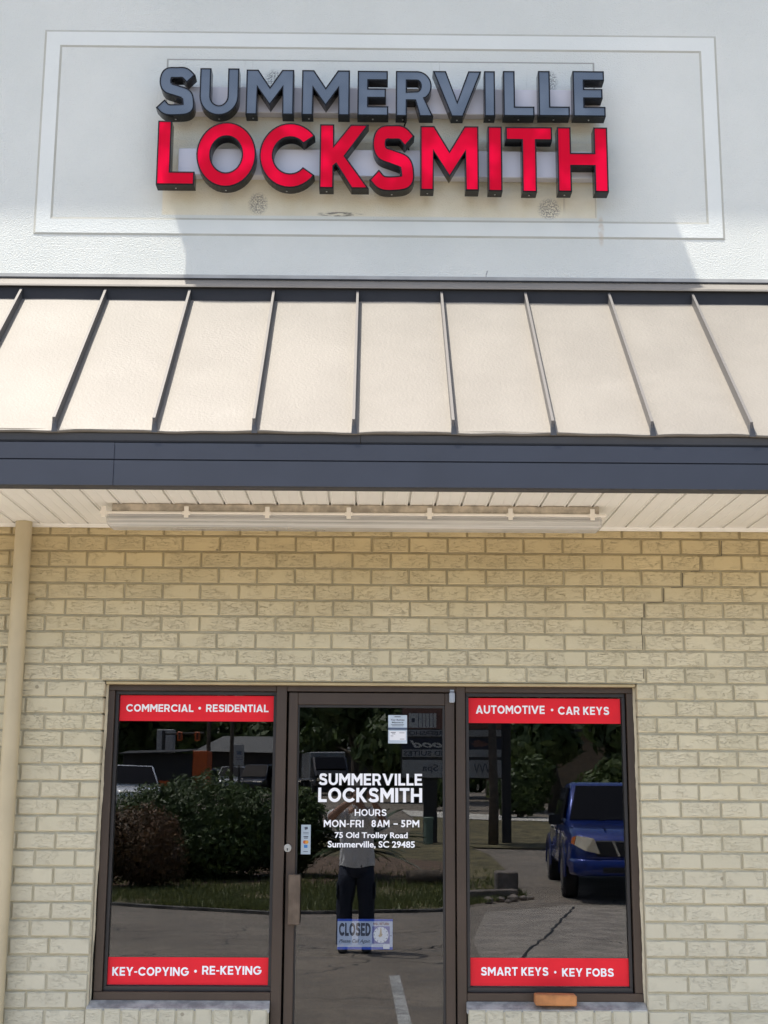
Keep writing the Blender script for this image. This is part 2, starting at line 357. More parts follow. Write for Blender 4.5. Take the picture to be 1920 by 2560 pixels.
def glyph(ch, t=.22):
    """returns (width, outer loops, hole loops)"""
    R_ = lambda x0, x1, y0, y1: [(x0, y0), (x1, y0), (x1, y1), (x0, y1)]
    b = t*.92
    if ch == 'I': return t, [R_(0, t, 0, 1)], []
    if ch == 'L': w = .62; return w, [[(0, 0), (w, 0), (w, b), (t, b), (t, 1), (0, 1)]], []
    if ch == 'T': w = .72; m = w/2; return w, [[(m-t/2, 0), (m+t/2, 0), (m+t/2, 1-b), (w, 1-b), (w, 1), (0, 1), (0, 1-b), (m-t/2, 1-b)]], []
    if ch == 'H': w = .82; return w, [[(0, 0), (t, 0), (t, .5-b/2), (w-t, .5-b/2), (w-t, 0), (w, 0), (w, 1), (w-t, 1), (w-t, .5+b/2), (t, .5+b/2), (t, 1), (0, 1)]], []
    if ch == 'E': w = .66; return w, [[(0, 0), (w, 0), (w, b), (t, b), (t, .5-b/2), (w*.92, .5-b/2), (w*.92, .5+b/2), (t, .5+b/2), (t, 1-b), (w*.98, 1-b), (w*.98, 1), (0, 1)]], []
    if ch == 'F': w = .62; return w, [[(0, 0), (t, 0), (t, .42-b/2+.03), (w*.92, .45-b/2), (w*.92, .45+b/2), (t, .45+b/2), (t, 1-b), (w, 1-b), (w, 1), (0, 1)]], []
    if ch == 'N': w = .84; k = t*1.25; return w, [[(0, 0), (t, 0), (t, .62), (w-t, 0), (w, 0), (w, 1), (w-t, 1), (w-t, .38), (t, 1), (0, 1)]], []
    if ch == 'M': w = .98; return w, [[(0, 0), (t, 0), (t, .60), (w/2, .2), (w-t, .60), (w-t, 0), (w, 0), (w, 1), (w-t*1.05, 1), (w/2, .61-(.22-t)*.4), (t*1.05, 1), (0, 1)]], []
    if ch == 'V': w = .98; k = t*1.13; return w, [[(w/2-.11*t/.22, 0), (w/2+.11*t/.22, 0), (w, 1), (w-k, 1), (w/2, .34), (k, 1), (0, 1)]], []
    if ch == 'Y': w = .86; m = w/2; k = t*1.2; return w, [[(m-t/2, 0), (m+t/2, 0), (m+t/2, .40), (w, 1), (w-k, 1), (m, .58), (k, 1), (0, 1), (m-t/2, .40)]], []
    if ch == 'K': w = .78; return w, [[(0, 0), (t, 0), (t, .345), (t+.035*w/.78, .375), (w-t*1.22, 0), (w, 0), (.515*w, .505), (w*.99, 1), (w*.99-t*1.28, 1), (t, .673), (t, 1), (0, 1)]], []
    if ch == 'A': w = .92; k = t*1.1; s = .5*w; return w, [[(0, 0), (k, 0), (k+.13*s/.46, .19), (w-k-.13*s/.46, .19), (w-k, 0), (w, 0), (s+t*.52, 1), (s-t*.52, 1)]], [[(s-.135, .19+b*.9), (s, .66+(.22-t)), (s+.135, .19+b*.9)]]
    if ch == 'U': w = .82; r = w/2; o = [(0, 1), (0, r)]+arc(r, r, r, r, 180, 360, 18)+[(w, 1), (w-t, 1)]+arc(r, r, r-t, r-b, 360, 180, 18)+[(t, 1)]; return w, [o], []
    if ch == 'O': w = .94; return w, [arc(w/2, .5, w/2, .5, 0, 360, 40)[:-1]], [arc(w/2, .5, w/2-t, .5-t, 360, 0, 40)[:-1]]
    if ch in 'CG':
        w = .9; r = .5
        if ch == 'C': return w, [arc(r, .5, r, r, 37, 323, 32)+arc(r, .5, r-t, r-t, 320, 40, 32)], []
        return w+.04, [arc(r, .5, r, r, 37, 352, 32)+[(.995, .56), (.52, .56), (.52, .56-b*.82), (.995-t*1.08, .56-b*.82)]+arc(r, .5, r-t, r-t, 335, 40, 30)], []
    if ch == 'D': w = .84; r = .5; k = w-r; return w, [[(0, 0)]+arc(k, .5, r, .5, -90, 90, 20)+[(0, 1)]], [[(t, b), (t, 1-b)]+arc(k, .5, r-t, .5-b, 90, -90, 20)]
    if ch == 'P': w = .70; k = w-.31; return w, [[(0, 0), (t, 0), (t, .38-.02)]+arc(k, .68, .31, .32, -90, 90, 16)+[(0, 1)]], [[(t, .36+b*.9), (t, 1-b)]+arc(k, .68, .31-t, .32-b, 90, -90, 14)]
    if ch == 'R': w = .78; k = .44; return w, [[(0, 0), (t, 0), (t, .345), (.40, .345), (w-t*1.22, 0), (w, 0), (.60, .40)]+arc(k, .67, .31, .33, -52, 90, 16)+[(0, 1)]], [[(t, .345+b*.92), (t, 1-b)]+arc(k, .67, .31-t, .33-b, 90, -90, 14)]
    if ch == 'B': w = .72; return w, [[(0, 0)]+arc(w-.29, .28, .29, .28, -90, 62, 14)+arc(w-.31, .74, .27, .26, -48, 90, 14)+[(0, 1)]], \
            [[(t, b*.85), (t, .545-b*.35)]+arc(w-.30, .28, .30-t, .265-b*.82, 90, -90, 10), [(t, .55+b*.35), (t, 1-b*.85)]+arc(w-.31, .745, .27-t, .255-b*.85, 90, -90, 10)]
    if ch == 'S':
        k = t/2/.76                                     # drawn in a 0.76 wide cell
        o = stroke([(.665, .755), (.535, .875), (.375, 1-t/2), (.21, .865), (t/2+.015+.03, .715), (.21, .575), (.385, .51), (.575, .435), (.74-t/2, .285), (.60, .15), (.385, t/2), (.20, .13), (.075, .245)], t/2, 8)
        return .76, [o], []
    if ch == '-': return .38, [R_(0, .38, .36, .36+t*.75)], []
    if ch == '.': return .22, [arc(.11, .5, .11, .11, 0, 360, 16)[:-1]], []
    return .3, [], []
def offset_loop(P, d):
    n = len(P); out = []
    for i in range(n):
        a, b, c = (np.array(P[j % n], float) for j in (i-1, i, i+1))
        e1 = b-a; e2 = c-b; l1 = np.hypot(*e1); l2 = np.hypot(*e2)
        if l1 < 1e-9 or l2 < 1e-9: out.append(tuple(b)); continue
        n1 = np.array([-e1[1], e1[0]])/l1; n2 = np.array([-e2[1], e2[0]])/l2
        s = n1+n2; q = 1+n1@n2
        out.append(tuple(b+s/max(q, .25)*d))
    return out
def area(P): return sum(P[i-1][0]*P[i][1]-P[i][0]*P[i-1][1] for i in range(len(P)))/2
def orient(P, ccw):
    P = [p for i, p in enumerate(P) if math.hypot(p[0]-P[i-1][0], p[1]-P[i-1][1]) > 1e-6]
    return P if (area(P) > 0) == ccw else P[::-1]
def fit_loops(outs, holes, x0, x1, z0, z1, bbox=None):
    pts = [p for l in outs for p in l]; ax, bx = min(p[0] for p in pts), max(p[0] for p in pts); az, bz = min(p[1] for p in pts), max(p[1] for p in pts)
    if bbox: ax, bx, az, bz = bbox
    f = lambda l: [(x0+(p[0]-ax)/(bx-ax)*(x1-x0), z0+(p[1]-az)/(bz-az)*(z1-z0)) for p in l]
    return [orient(f(l), True) for l in outs], [orient(f(l), False) for l in holes]
def fill(mb, outs, holes, y, back=False, fx=1, ox=0):
    """flat filled faces in the XZ plane, looking towards -Y (fx=-1 : towards +Y)"""
    for o in outs:
        hs = [h for h in holes if min(p[0] for p in o) <= h[0][0] <= max(p[0] for p in o)]
        loops = [o]+hs; flat = [p for l in loops for p in l]
        tris = tessellate_polygon([[Vector((p[0], p[1], 0)) for p in l] for l in loops])
        good = []
        for t in tris:
            a, b, c = (flat[i] for i in t); s = (b[0]-a[0])*(c[1]-a[1])-(c[0]-a[0])*(b[1]-a[1])
            if abs(s) < 1e-12: continue
            good.append(t if (s > 0) != back else t[::-1])
        mb.add([(ox+fx*p[0], y, p[1]) for p in flat], good)
def walls(mb, loops, y0, y1):
    for l in loops:
        n = len(l); mb.add([(p[0], y0, p[1]) for p in l]+[(p[0], y1, p[1]) for p in l], [(i, n+i, n+(i+1) % n, (i+1) % n) for i in range(n)])
def line_loops(text, t=.19, gap=.12, space=.34):
    x = 0; O, Hh = [], []
    for ch in text:
        if ch == ' ': x += space; continue
        w, o, h = glyph(ch, t)
        O += [[(p[0]+x, p[1]) for p in l] for l in o]; Hh += [[(p[0]+x, p[1]) for p in l] for l in h]
        x += w+gap
    return O, Hh, x-gap
def put_line(mb, text, x0, x1, z0, z1, y, t=.19, gap=.12, space=.34, fx=1, ox=0):
    O, Hh, w = line_loops(text, t, gap, space)
    O, Hh = fit_loops(O, Hh, x0, x1, z0, z1, (0, w, 0, 1)); fill(mb, O, Hh, y, False, fx, ox)
def font_line(mb, text, x0, x1, z0, z1, y, bold=.02, fx=1, ox=0, shear=0., capfit=None):
    cu = bpy.data.curves.new('tmp', 'FONT'); cu.body = text; cu.size = 1; cu.offset = bold; cu.shear = shear; cu.resolution_u = 4
    o = bpy.data.objects.new('tmp', cu); COL.objects.link(o); bpy.context.view_layer.update()
    me = bpy.data.meshes.new_from_object(o.evaluated_get(bpy.context.evaluated_depsgraph_get()))
    vs = [v.co[:] for v in me.vertices]; fs = [list(p.vertices) for p in me.polygons]
    bpy.data.objects.remove(o); bpy.data.curves.remove(cu); bpy.data.meshes.remove(me)
    ax, bx = min(v[0] for v in vs), max(v[0] for v in vs); az, bz = min(v[1] for v in vs), max(v[1] for v in vs)
    if capfit: az, bz = capfit
    V = [(ox+fx*(x0+(v[0]-ax)/(bx-ax)*(x1-x0)), y, z0+(v[1]-az)/(bz-az)*(z1-z0)) for v in vs]
    mb.add(V, fs)
def rectf(mb, x0, x1, z0, z1, y, fx=1, ox=0):
    fill(mb, [[(x0, z0), (x1, z0), (x1, z1), (x0, z1)]], [], y, False, fx, ox)

# ------------------------------------------------------------------ terrain (behind the camera it is what the glass mirrors)
def g(Y): return -.06 if Y > -13 else -.06+.022*min(-13-Y, 57)
def ground_sheet(mb, poly, dz, ny=24):
    """polygon (x,y list) clipped into strips so that it follows the ground"""
    bm = bmesh.new(); f = bm.faces.new([bm.verts.new((p[0], p[1], 0)) for p in poly])
    for yy in (-13, -70):
        gm = list(bm.verts)+list(bm.edges)+list(bm.faces)
        bmesh.ops.bisect_plane(bm, geom=gm, plane_co=(0, yy, 0), plane_no=(0, 1, 0))
    for v in bm.verts: v.co.z = g(v.co.y)+dz
    for f in bm.faces: f.normal_update(); (f.normal.z < 0) and f.normal_flip()
    mb.bm(bm)
def asphalt_mat():
    n = NT('worn_asphalt')
    c = n.mix(n.ss(n.noise(.9, 5, .6), .3, .7), (.16, .131, .102), (.25, .208, .163))
    c = n.mix(n.m_('MULTIPLY', n.ss(n.noise(9, 5, .7), .42, .62), .45), c, (.10, .085, .07))
    st = n.noise(2.2, 4, .6, n.mapped((.35, 1.6, 1))); c = n.mix(n.m_('MULTIPLY', n.ss(st, .52, .7), .6), c, (.11, .10, .092))
    c = n.mix(n.m_('MULTIPLY', n.ss(n.noise(55, 3), .5, .68), .55), c, (.36, .33, .28))
    v = n.t.nodes.new('ShaderNodeVectorMath'); v.operation = 'ADD'; n.t.links.new(n.co, v.inputs[0])
    nn = n.t.nodes.new('ShaderNodeTexNoise'); nn.inputs['Scale'].default_value = 1.7; n.t.links.new(n.co, nn.inputs[0]); n.t.links.new(nn.outputs[1], v.inputs[1])
    ck = n.m_('SUBTRACT', 1, n.ss(n.voro(.34, 'DISTANCE_TO_EDGE', v.outputs[0]), .002, .007))
    c = n.mix(n.m_('MULTIPLY', ck, .85), c, (.025, .024, .023))
    return n.fin(c, .9, n.bump(n.noise(90, 3), .5, .006))
M['asphalt'] = asphalt_mat()
M['concrete'] = mat('walk_concrete', (.56, .53, .47), .85, var=.15, vs=3, bump=.3, bs=60)
M['lawn'] = mat('lawn_soil', (.125, .105, .05), .95, var=.5, vs=2.2, bump=.6, bs=30, bd=.02)
M['mulch'] = mat('dry_mulch', (.13, .085, .055), .95, var=.45, vs=7, bump=.8, bs=30, bd=.02)
M['paint'] = mat('worn_line_paint', (.40, .40, .385), .8, var=.35, vs=9)
def struct(o): o['kind'] = 'structure'; return o
mb = MB(); ground_sheet(mb, [(-400, 40), (400, 40), (400, -500), (-400, -500)], 0.)
struct(mb.build('asphalt_ground', M['asphalt'], fixn=False))
mb = MB(); mb.box(-9, 9, -1.45, .14, -.05, .10, .012); struct(mb.build('pavement', M['concrete']))
ISL = [(-14, -18), (-3.73, -12.97), (-2.72, -12.37), (-1.33, -11.62), (-.94, -11.83), (.98, -12.3), (1.5, -13.6), (2.3, -14.3), (2.55, -18), (2.6, -23), (2.3, -26.5), (.9, -30), (-14, -34)]
mb = MB(); ground_sheet(mb, ISL, .03); struct(mb.build('lawn', M['lawn'], fixn=False))
mb = MB(); ground_sheet(mb, [(-9, -16.8), (-4.2, -14.9), (-2.4, -16.2), (-1.5, -16.2), (-.4, -15.9), (.6, -16.2), (1.4, -17.4), (1.5, -21), (.5, -22), (-9, -24)], .036)
struct(mb.build('mulch_bed', M['mulch'], fixn=False))
mb = MB(); ground_sheet(mb, [(2.5, -25.4), (4.0, -25.2), (9, -24.2), (16, -24), (22, -38), (6.5, -38), (4, -39), (1.5, -42), (1.0, -29.8)], .032)
lawn2 = struct(mb.build('verge', M['lawn'], fixn=False))
mb = MB(); ground_sheet(mb, [(1.4, -42.3), (4, -39.4), (6.5, -38.3), (22, -38.3), (22, -40), (6.6, -41), (4.2, -44), (1.2, -48)], .036)
struct(mb.build('footpath', M['concrete'], fixn=False))
mb = MB(); ground_sheet(mb, [(.173, -5.65), (.268, -5.68), (.31, -2.8), (.21, -2.85)], .004); struct(mb.build('parking_line', M['paint'], fixn=False))
mb = MB(); ground_sheet(mb, [(1.05, -3.2), (7, -3.0), (7, -13.2), (2.9, -13.3), (1.6, -12.2), (1.15, -8.5)], .002)
struct(mb.build('concrete_apron', mat('stained_concrete', (.28, .245, .205), .9, var=.25, vs=3, bump=.4, bs=60), fixn=False))
def crack(pts, w):
    P = []; mb = MB()
    for a, b in zip(pts, pts[1:]):
        for k in range(12): P.append((a[0]+(b[0]-a[0])*k/12+random.uniform(-.025, .025), a[1]+(b[1]-a[1])*k/12+random.uniform(-.05, .05)))
    P.append(pts[-1]); vs = []
    for i, p in enumerate(P):
        q = w*random.uniform(.5, 1.3); vs += [(p[0]-q, p[1]-q*.6, g(p[1])+.008), (p[0]+q, p[1]+q*.6, g(p[1])+.008)]
    mb.add(vs, [(2*i, 2*i+1, 2*i+3, 2*i+2) for i in range(len(P)-1)]); struct(mb.build('asphalt_crack', M['gap'], fixn=False))
crack([(1.45, -6.6), (2.23, -9.8), (2.94, -13.0)], .015); crack([(2.05, -9.3), (2.5, -8.9), (2.9, -8.2), (3.6, -7.9)], .011); crack([(-1.2, -9.0), (.2, -9.4), (.95, -9.6)], .011); crack([(-.6, -7.2), (.3, -7.5), (1.1, -8.4)], .010)
# kerb stones along the island
mb = MB()
for a, b in zip(ISL[1:7], ISL[2:8]):
    a, b = Vector((a[0], a[1], 0)), Vector((b[0], b[1], 0)); d = (b-a).normalized(); nrm = Vector((-d.y, d.x, 0))*.06
    q = [a-nrm, b-nrm, b+nrm, a+nrm]
    mb.add([(p.x, p.y, g(p.y)-.02) for p in q]+[(p.x, p.y, g(p.y)+.04) for p in q], [(0, 1, 5, 4), (1, 2, 6, 5), (2, 3, 7, 6), (3, 0, 4, 7), (4, 5, 6, 7)])
struct(mb.build('kerb', mat('weathered_kerb', (.10, .095, .085), .9, var=.6, vs=4)))

# ================================================================== THE BUILDING
store = thing('store_building', 'painted brick storefront with white stucco parapet and beige metal awning', 'building', (0, 0, 0))
Z0, HC = 2.841, .0855
zb = lambda j: Z0-j*HC
XA = [-1.616, -1.413, -1.21, -1.009, -.808, -.608, -.41, -.209, -.006, .195, .397, .6, .804, 1.014, 1.222, 1.43, 1.638, 1.851, 2.06]
XA = [-1.616-.2035*k for k in range(14, 0, -1)]+XA+[2.06+.2055*k for k in range(1, 13)]
OX0, OX1, OZ0, OZ1 = -1.399, 1.386, .535, zb(8)
OXL = lambda z: -1.388-.022*(2.15-z)/1.61
OXR = lambda z: 1.382+.008*(2.15-z)/1.61
bv, bf, bs = [], [], []
def brick(x0, x1, z0, z1, y=0., depth=.02, deepl=None, deepr=None, ch=.0045, edge=.013):
    """front ring inset, body ring, back ring"""
    j = lambda a: random.uniform(-a, a)
    y += j(.0016); b = len(bv); tl = j(.0012); tr = j(.0012)
    for ring, ins, yy in ((0, ch, y), (1, 0, y+ch), (2, 0, None)):
        for (x, z, sx, sz) in ((x0, z0, 1, 1), (x1, z0, -1, 1), (x1, z1, -1, -1), (x0, z1, 1, -1)):
            yb = yy
            if yy is None:
                yb = y+depth
                if deepl and sx == 1: yb = deepl
                if deepr and sx == -1: yb = deepr
            bv.append((x+sx*ins+(j(.0012) if ring == 0 else 0), yb, z+sz*ins+(tl if sx == 1 else tr)+(j(.0009) if ring == 0 else 0)))
    for r in range(2):
        for k in range(4):
            bf.append([b+r*4+k, b+r*4+(k+1) % 4, b+(r+1)*4+(k+1) % 4, b+(r+1)*4+k][::-1])
    bf.append([b, b+1, b+2, b+3]); v = random.random(); bs.extend([v]*9)
mj = .0053
LIMX = (-4.4, 4.4)
def course(r):
    z1, z0 = zb(r)-mj, zb(r+1)+mj; zc = (z0+z1)/2
    if r % 2: xs = XA[:]
    else: xs = [(a+b)/2 for a, b in zip(XA, XA[1:])]
    dr = random.uniform(-.004, .004); xs = [x+dr+random.uniform(-.003, .003) for x in xs]
    z0 += random.uniform(-.0008, .0008)
    if r < 8 or z1 < OZ0-.12:
        for a, b in zip(xs, xs[1:]): brick(a+mj, b-mj, z0, z1)
    else:
        xl, xr = OXL(zc), OXR(zc); half = r % 2 == 0
        seq = []; x = xl; w = .098 if half else .2035; first = True
        while x > LIMX[0]:
            a = x-w; brick(a+mj, x-(0 if first else mj), z0, z1, deepr=.10 if first else None); first = False; x = a; w = .2035+random.uniform(-.003, .003)
        x = xr; w = .098 if half else .2035; first = True
        while x < LIMX[1]:
            a = x+w; brick(x+(0 if first else mj), a-mj, z0, z1, deepl=.10 if first else None); first = False; x = a; w = .2045+random.uniform(-.003, .003)
for r in range(-2, 32): course(r)
# rowlock course under the two windows
for a, b in ((-1.41, -.505), (.49, 1.385)):
    n = round((b-a)/.0915); w = (b-a)/n
    for k in range(n):
        x0, x1 = a+k*w+.005, a+(k+1)*w-.005; bb = len(bv)
        zt = .536+random.uniform(-.002, .002); e = .004; zk = .40
        ring = [(-.018, 0), (-.014, 0)]
        for (x, y, z) in ((x0+e, -.018, zk), (x1-e, -.018, zk), (x1-e, -.018, zt-e), (x0+e, -.018, zt-e),
                          (x0, -.014, zk), (x1, -.014, zk), (x1, -.014, zt), (x0, -.014, zt),
                          (x0, .1, zk), (x1, .1, zk), (x1, .1, zt+.02), (x0, .1, zt+.02)): bv.append((x, y, z))
        for r in range(2):
            for q in range(4): bf.append([bb+r*4+q, bb+r*4+(q+1) % 4, bb+(r+1)*4+(q+1) % 4, bb+(r+1)*4+q][::-1])
        bf.append([bb, bb+1, bb+2, bb+3]); bs.extend([random.random()]*9)
    # bricks below
    for r, z1 in enumerate((.395, .31, .225)):
        x = a+(.0 if r % 2 else .1)
        xs = [a]+[a+(.1 if r % 2 else .2035)+k*.2035 for k in range(5) if a+(.1 if r % 2 else .2035)+k*.2035 < b-.03]+[b]
        for p, q in zip(xs, xs[1:]): brick(p+mj, q-mj, z1-.075, z1)
me = bpy.data.meshes.new('brick_wall'); nb = len(bv); nfb = len(bf)
mo = MB()
def q_(x0, x1, z0, z1, y=.0085): mo.add([(x0, y, z0), (x1, y, z0), (x1, y, z1), (x0, y, z1)], [(0, 1, 2, 3)])
q_(-4.6, 4.6, OZ1, 3.05); q_(-4.6, OX0, -.05, OZ1); q_(OX1, 4.6, -.05, OZ1); q_(OX0, -.50, -.05, .53); q_(.49, OX1, -.05, .53)
for a, b in ((-1.408, -.507), (.492, 1.383)): mo.box(a, b, -.0135, .008, .402, .529)
mo.add([(OX0, .0085, OZ0), (OX0, .15, OZ0), (OX0, .15, OZ1), (OX0, .0085, OZ1)], [(0, 1, 2, 3)])
mo.add([(OX1, .0085, OZ0), (OX1, .0085, OZ1), (OX1, .15, OZ1), (OX1, .15, OZ0)], [(0, 1, 2, 3)])
mo.add([(OX0, .002, OZ1), (OX0, .15, OZ1), (OX1, .15, OZ1), (OX1, .002, OZ1)], [(0, 1, 2, 3)])
me.from_pydata(bv+mo.v, [], bf+[[i+nb for i in f] for f in mo.f])
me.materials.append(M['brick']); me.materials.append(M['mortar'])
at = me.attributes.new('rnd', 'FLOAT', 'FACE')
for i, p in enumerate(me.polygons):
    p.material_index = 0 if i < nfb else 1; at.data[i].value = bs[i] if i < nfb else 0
wall = link(bpy.data.objects.new('brick_wall', me), store)
SEGS = [((1.859, 2.917), (1.855, 2.837)), ((1.855, 2.837), (1.826, 2.834)), ((1.739, 2.827), (1.736, 2.753)), ((1.73, 2.753), (1.687, 2.75)), ((1.643, 2.743), (1.64, 2.668)), ((1.64, 2.668), (1.579, 2.663)), ((1.54, 2.66), (1.538, 2.587)), ((1.538, 2.587), (1.45, 2.582)), ((1.433, 2.578), (1.43, 2.505)), ((1.42, 2.505), (1.415, 2.413)), ((1.419, 2.409), (1.418, 2.334)), ((1.421, 2.232), (1.419, 2.183))]
mb = MB()
for (xa, za), (xc, zc_) in SEGS:
    if abs(xa-xc) < abs(za-zc_): mb.add([(xa-.002, -.0022, za), (xa+.002, -.0022, za), (xc+.002, -.0022, zc_), (xc-.002, -.0022, zc_)], [(0, 3, 2, 1)])
    else: mb.add([(xa, -.0022, za+.0014), (xc, -.0022, zc_+.0014), (xc, -.0022, zc_-.0014), (xa, -.0022, za-.0014)], [(0, 1, 2, 3)])
crk = mb.build('step_crack', M['gap_brown'], wall, fixn=False); pass
# lintel trim + the caulk bead that follows the ragged brick edge
mb = MB(); mb.box(-1.385, 1.378, .012, .062, OZ1-.016, OZ1-.002, .003); mb.build('lintel_trim', M['trimtan'], wall)
for s, xf in ((1, OXL), (-1, OXR)):
    mb = MB()
    L_ = []
    for k in range(60):
        z = .56+k*(2.14-.56)/59; w = .011+.0015*math.sin(k*.5+s)+random.uniform(0, .0025)
        L_.append((xf(z)+s*.001, xf(z)+s*(.001+w), z))
    mb.add([(a, .048, z) for a, b, z in L_]+[(b, .053, z) for a, b, z in L_], [(k, k+1, 61+k, 60+k)[::s] for k in range(59)])
    mb.build('caulk_bead', M['caulk'], wall)

# stucco parapet
mb = MB(); mb.box(-4.6, 4.6, 0, .3, 4.2, 7.2); stucco = mb.build('stucco_wall', M['stucco'], store)
mb = MB()
ro = [(-1.900, 4.622), (1.955, 4.622), (1.955, 5.871), (-1.900, 5.871)]; ri = [(-1.797, 4.727), (1.854, 4.727), (1.854, 5.764), (-1.797, 5.764)]
def frame_ring(mb, A, B, y, bev):
    sg = lambda l, d: offset_loop(l, d)
    rings = [(A, .0), (sg(A, bev), -y), (sg(B, -bev), -y), (B, 0)]
    for (P, yp), (Q, yq) in zip(rings, rings[1:]):
        # subdivide every side so that the edge can wander a little
        for i in range(4):
            p0, p1, s0, s1 = P[i], P[(i+1) % 4], Q[i], Q[(i+1) % 4]
            mb.add([(p0[0], yp, p0[1]), (p1[0], yp, p1[1]), (s1[0], yq, s1[1]), (s0[0], yq, s0[1])], [(0, 1, 2, 3)])
frame_ring(mb, ro, ri, .0028, .012); mb.build('relief_frame', M['relief'], stucco, fixn=False)
# cornice out of frame above, its deeper middle throws the long shadow on the sign panel
mb = MB(); ZE = 6.98
mb.box(-4.7, 4.7, -.284, -.002, ZE, ZE+.22); mb.box(-1.83, .86, -.430, -.286, ZE, ZE+.35); mb.box(-4.7, 4.7, -.002, .34, 7.202, 7.26)
mb.build('cornice', M['relief'], stucco)

# awning
PW, PE = 4.285, 3.225           # panel height at wall / at edge
YE = -1.06
pz = lambda y: PE+(y-YE)*(PW-PE)/(-YE)
AX = 4.5
mb = MB()
nx, ny = 90, 14
vs = []
for i in range(nx+1):
    x = -AX+2*AX*i/nx; ph = (x+.0925)/.4585; u = ph-math.floor(ph)
    for k in range(ny+1):
        y = -.001+(YE+.001)*k/ny; vs.append((x, y, pz(y)+.003*math.sin(u*PI)*math.sin(k*.9+x*3)))
mb.add(vs, [(i*(ny+1)+k, i*(ny+1)+k+1, (i+1)*(ny+1)+k+1, (i+1)*(ny+1)+k) for i in range(nx) for k in range(ny)])
# hemmed, slightly wavy eave edge
h = []
for i in range(nx*2+1):
    x = -AX+AX*i/nx; w = .003*math.sin(x*9.)+.002*math.sin(x*23+1)
    h.append((x, YE-.006, PE-.004+w)); h.append((x, YE-.006, PE-.013+w*1.3)); h.append((x, YE+.02, PE-.013))
n3 = len(h)//3
b0 = len(mb.v); mb.add(h, [(i*3+k, i*3+k+1, (i+1)*3+k+1, (i+1)*3+k) for i in range(n3-1) for k in range(2)])
mb.add([(x, y, z) for i in range(n3) for x, y, z in [h[i*3]]]+[(h[i*3][0], YE, pz(YE)) for i in range(n3)], [(i, i+1, n3+i+1, n3+i) for i in range(n3-1)])
awn = mb.build('awning_roof', M['sheet'], store, smooth=True)
# ribs
tY, tZ = -YE, PW-PE; L_ = math.hypot(tY, tZ); d_ = (tY/L_, tZ/L_); n_ = (-d_[1], d_[0])
def rib():
    m = MB(); HH, TT = .046, .0065
    A = (YE-.004, PE-.012); top = (-.035, pz(-.035))
    prof = [(-TT, 0), (-TT*.55, HH*.7), (-TT, HH*.72), (-TT, HH), (TT, HH), (TT, HH*.72), (TT*.55, HH*.7), (TT, 0)]
    ra = [(x, A[0]+n_[0]*h+d_[0]*.055*(h/HH)*.55, A[1]+.012+n_[1]*h+d_[1]*.055*(h/HH)*.55) for x, h in prof]
    rb = [(x, top[0]+n_[0]*h, top[1]+n_[1]*h) for x, h in prof]
    m.loft([ra, rb]); return m
def tab():
    m = MB(); z = PE-.014; m.add([(-.010, YE-.008, z), (.018, YE-.008, z), (.007, YE-.010, z+.066), (-.006, YE-.010, z+.066), (-.010, YE+.004, z), (.018, YE+.004, z), (.007, YE+.03, z+.066), (-.006, YE+.03, z+.066)],
        [(0, 1, 2, 3), (1, 5, 6, 2), (4, 0, 3, 7), (3, 2, 6, 7)]); return m
r0 = rib().build('seam', M['seam'], awn); t0 = tab().build('seam_end', M['fascia_trim'], awn)
first = True
for k in range(-8, 9):
    x = -.0925+.4585*k
    a, b = (r0, t0) if first else (r0.copy(), t0.copy())
    if not first:
        COL.objects.link(a); COL.objects.link(b); a.parent = awn; b.parent = awn
    a.location = (x, 0, 0); b.location = (x, 0, 0); first = False
mb = MB(); mb.extx([(0.0, 4.362), (-.081, 4.302), (-.084, 4.291), (-.074, 4.291), (-.072, 4.299), (0.0, 4.352)], -AX, AX); mb.build('flashing', M['flash'], awn)
mb = MB(); mb.box(-AX, AX, -.066, -.058, pz(-.062)-.004, 4.3015); mb.build('shade_strip', mat('flashing_shade', (.016, .016, .018), .7), awn)  # near-black strip added for the shade under the flashing lip
mb = MB(); mb.box(-AX, AX, -.006, -.0005, 4.363, 4.372); mb.build('flashing_joint', M['gap'], awn)
mb = MB(); mb.box(-AX, AX, -.005, -.0005, 4.3725, 4.392); mb.build('wall_strip', mat('grey_wall_strip', (.36, .36, .34), .8), awn)
mb = MB(); mb.extx([(-1.052, PE-.016), (-1.046, 3.178), (-1.040, 3.170), (-.97, 3.170), (-.97, PE-.016)], -AX, -.061); mb.build('gutter_trim', M['fascia_trim'], awn); mb = MB(); mb.extx([(-1.050, PE-.016), (-1.044, 3.178), (-1.038, 3.170), (-.97, 3.170), (-.97, PE-.016)], -.059, AX)
mb.build('gutter_trim', M['fascia_trim'], awn)
def fas(x0, x1, dy):
    y = -1.06+dy; mb = MB()
    mb.extx([(y, 3.162), (y, 3.0865), (y+.007, 3.0835), (y+.007, 3.0815), (y-.001, 3.079), (y-.002, 2.963), (y+.02, 2.961), (y+.10, 2.964), (y+.10, 3.168), (y+.02, 3.168)], x0, x1)
    mb.build('fascia', M['fascia'], awn)
fas(-AX, -1.187, -.002); fas(-1.186, 2.38, 0); fas(2.381, AX, -.002)
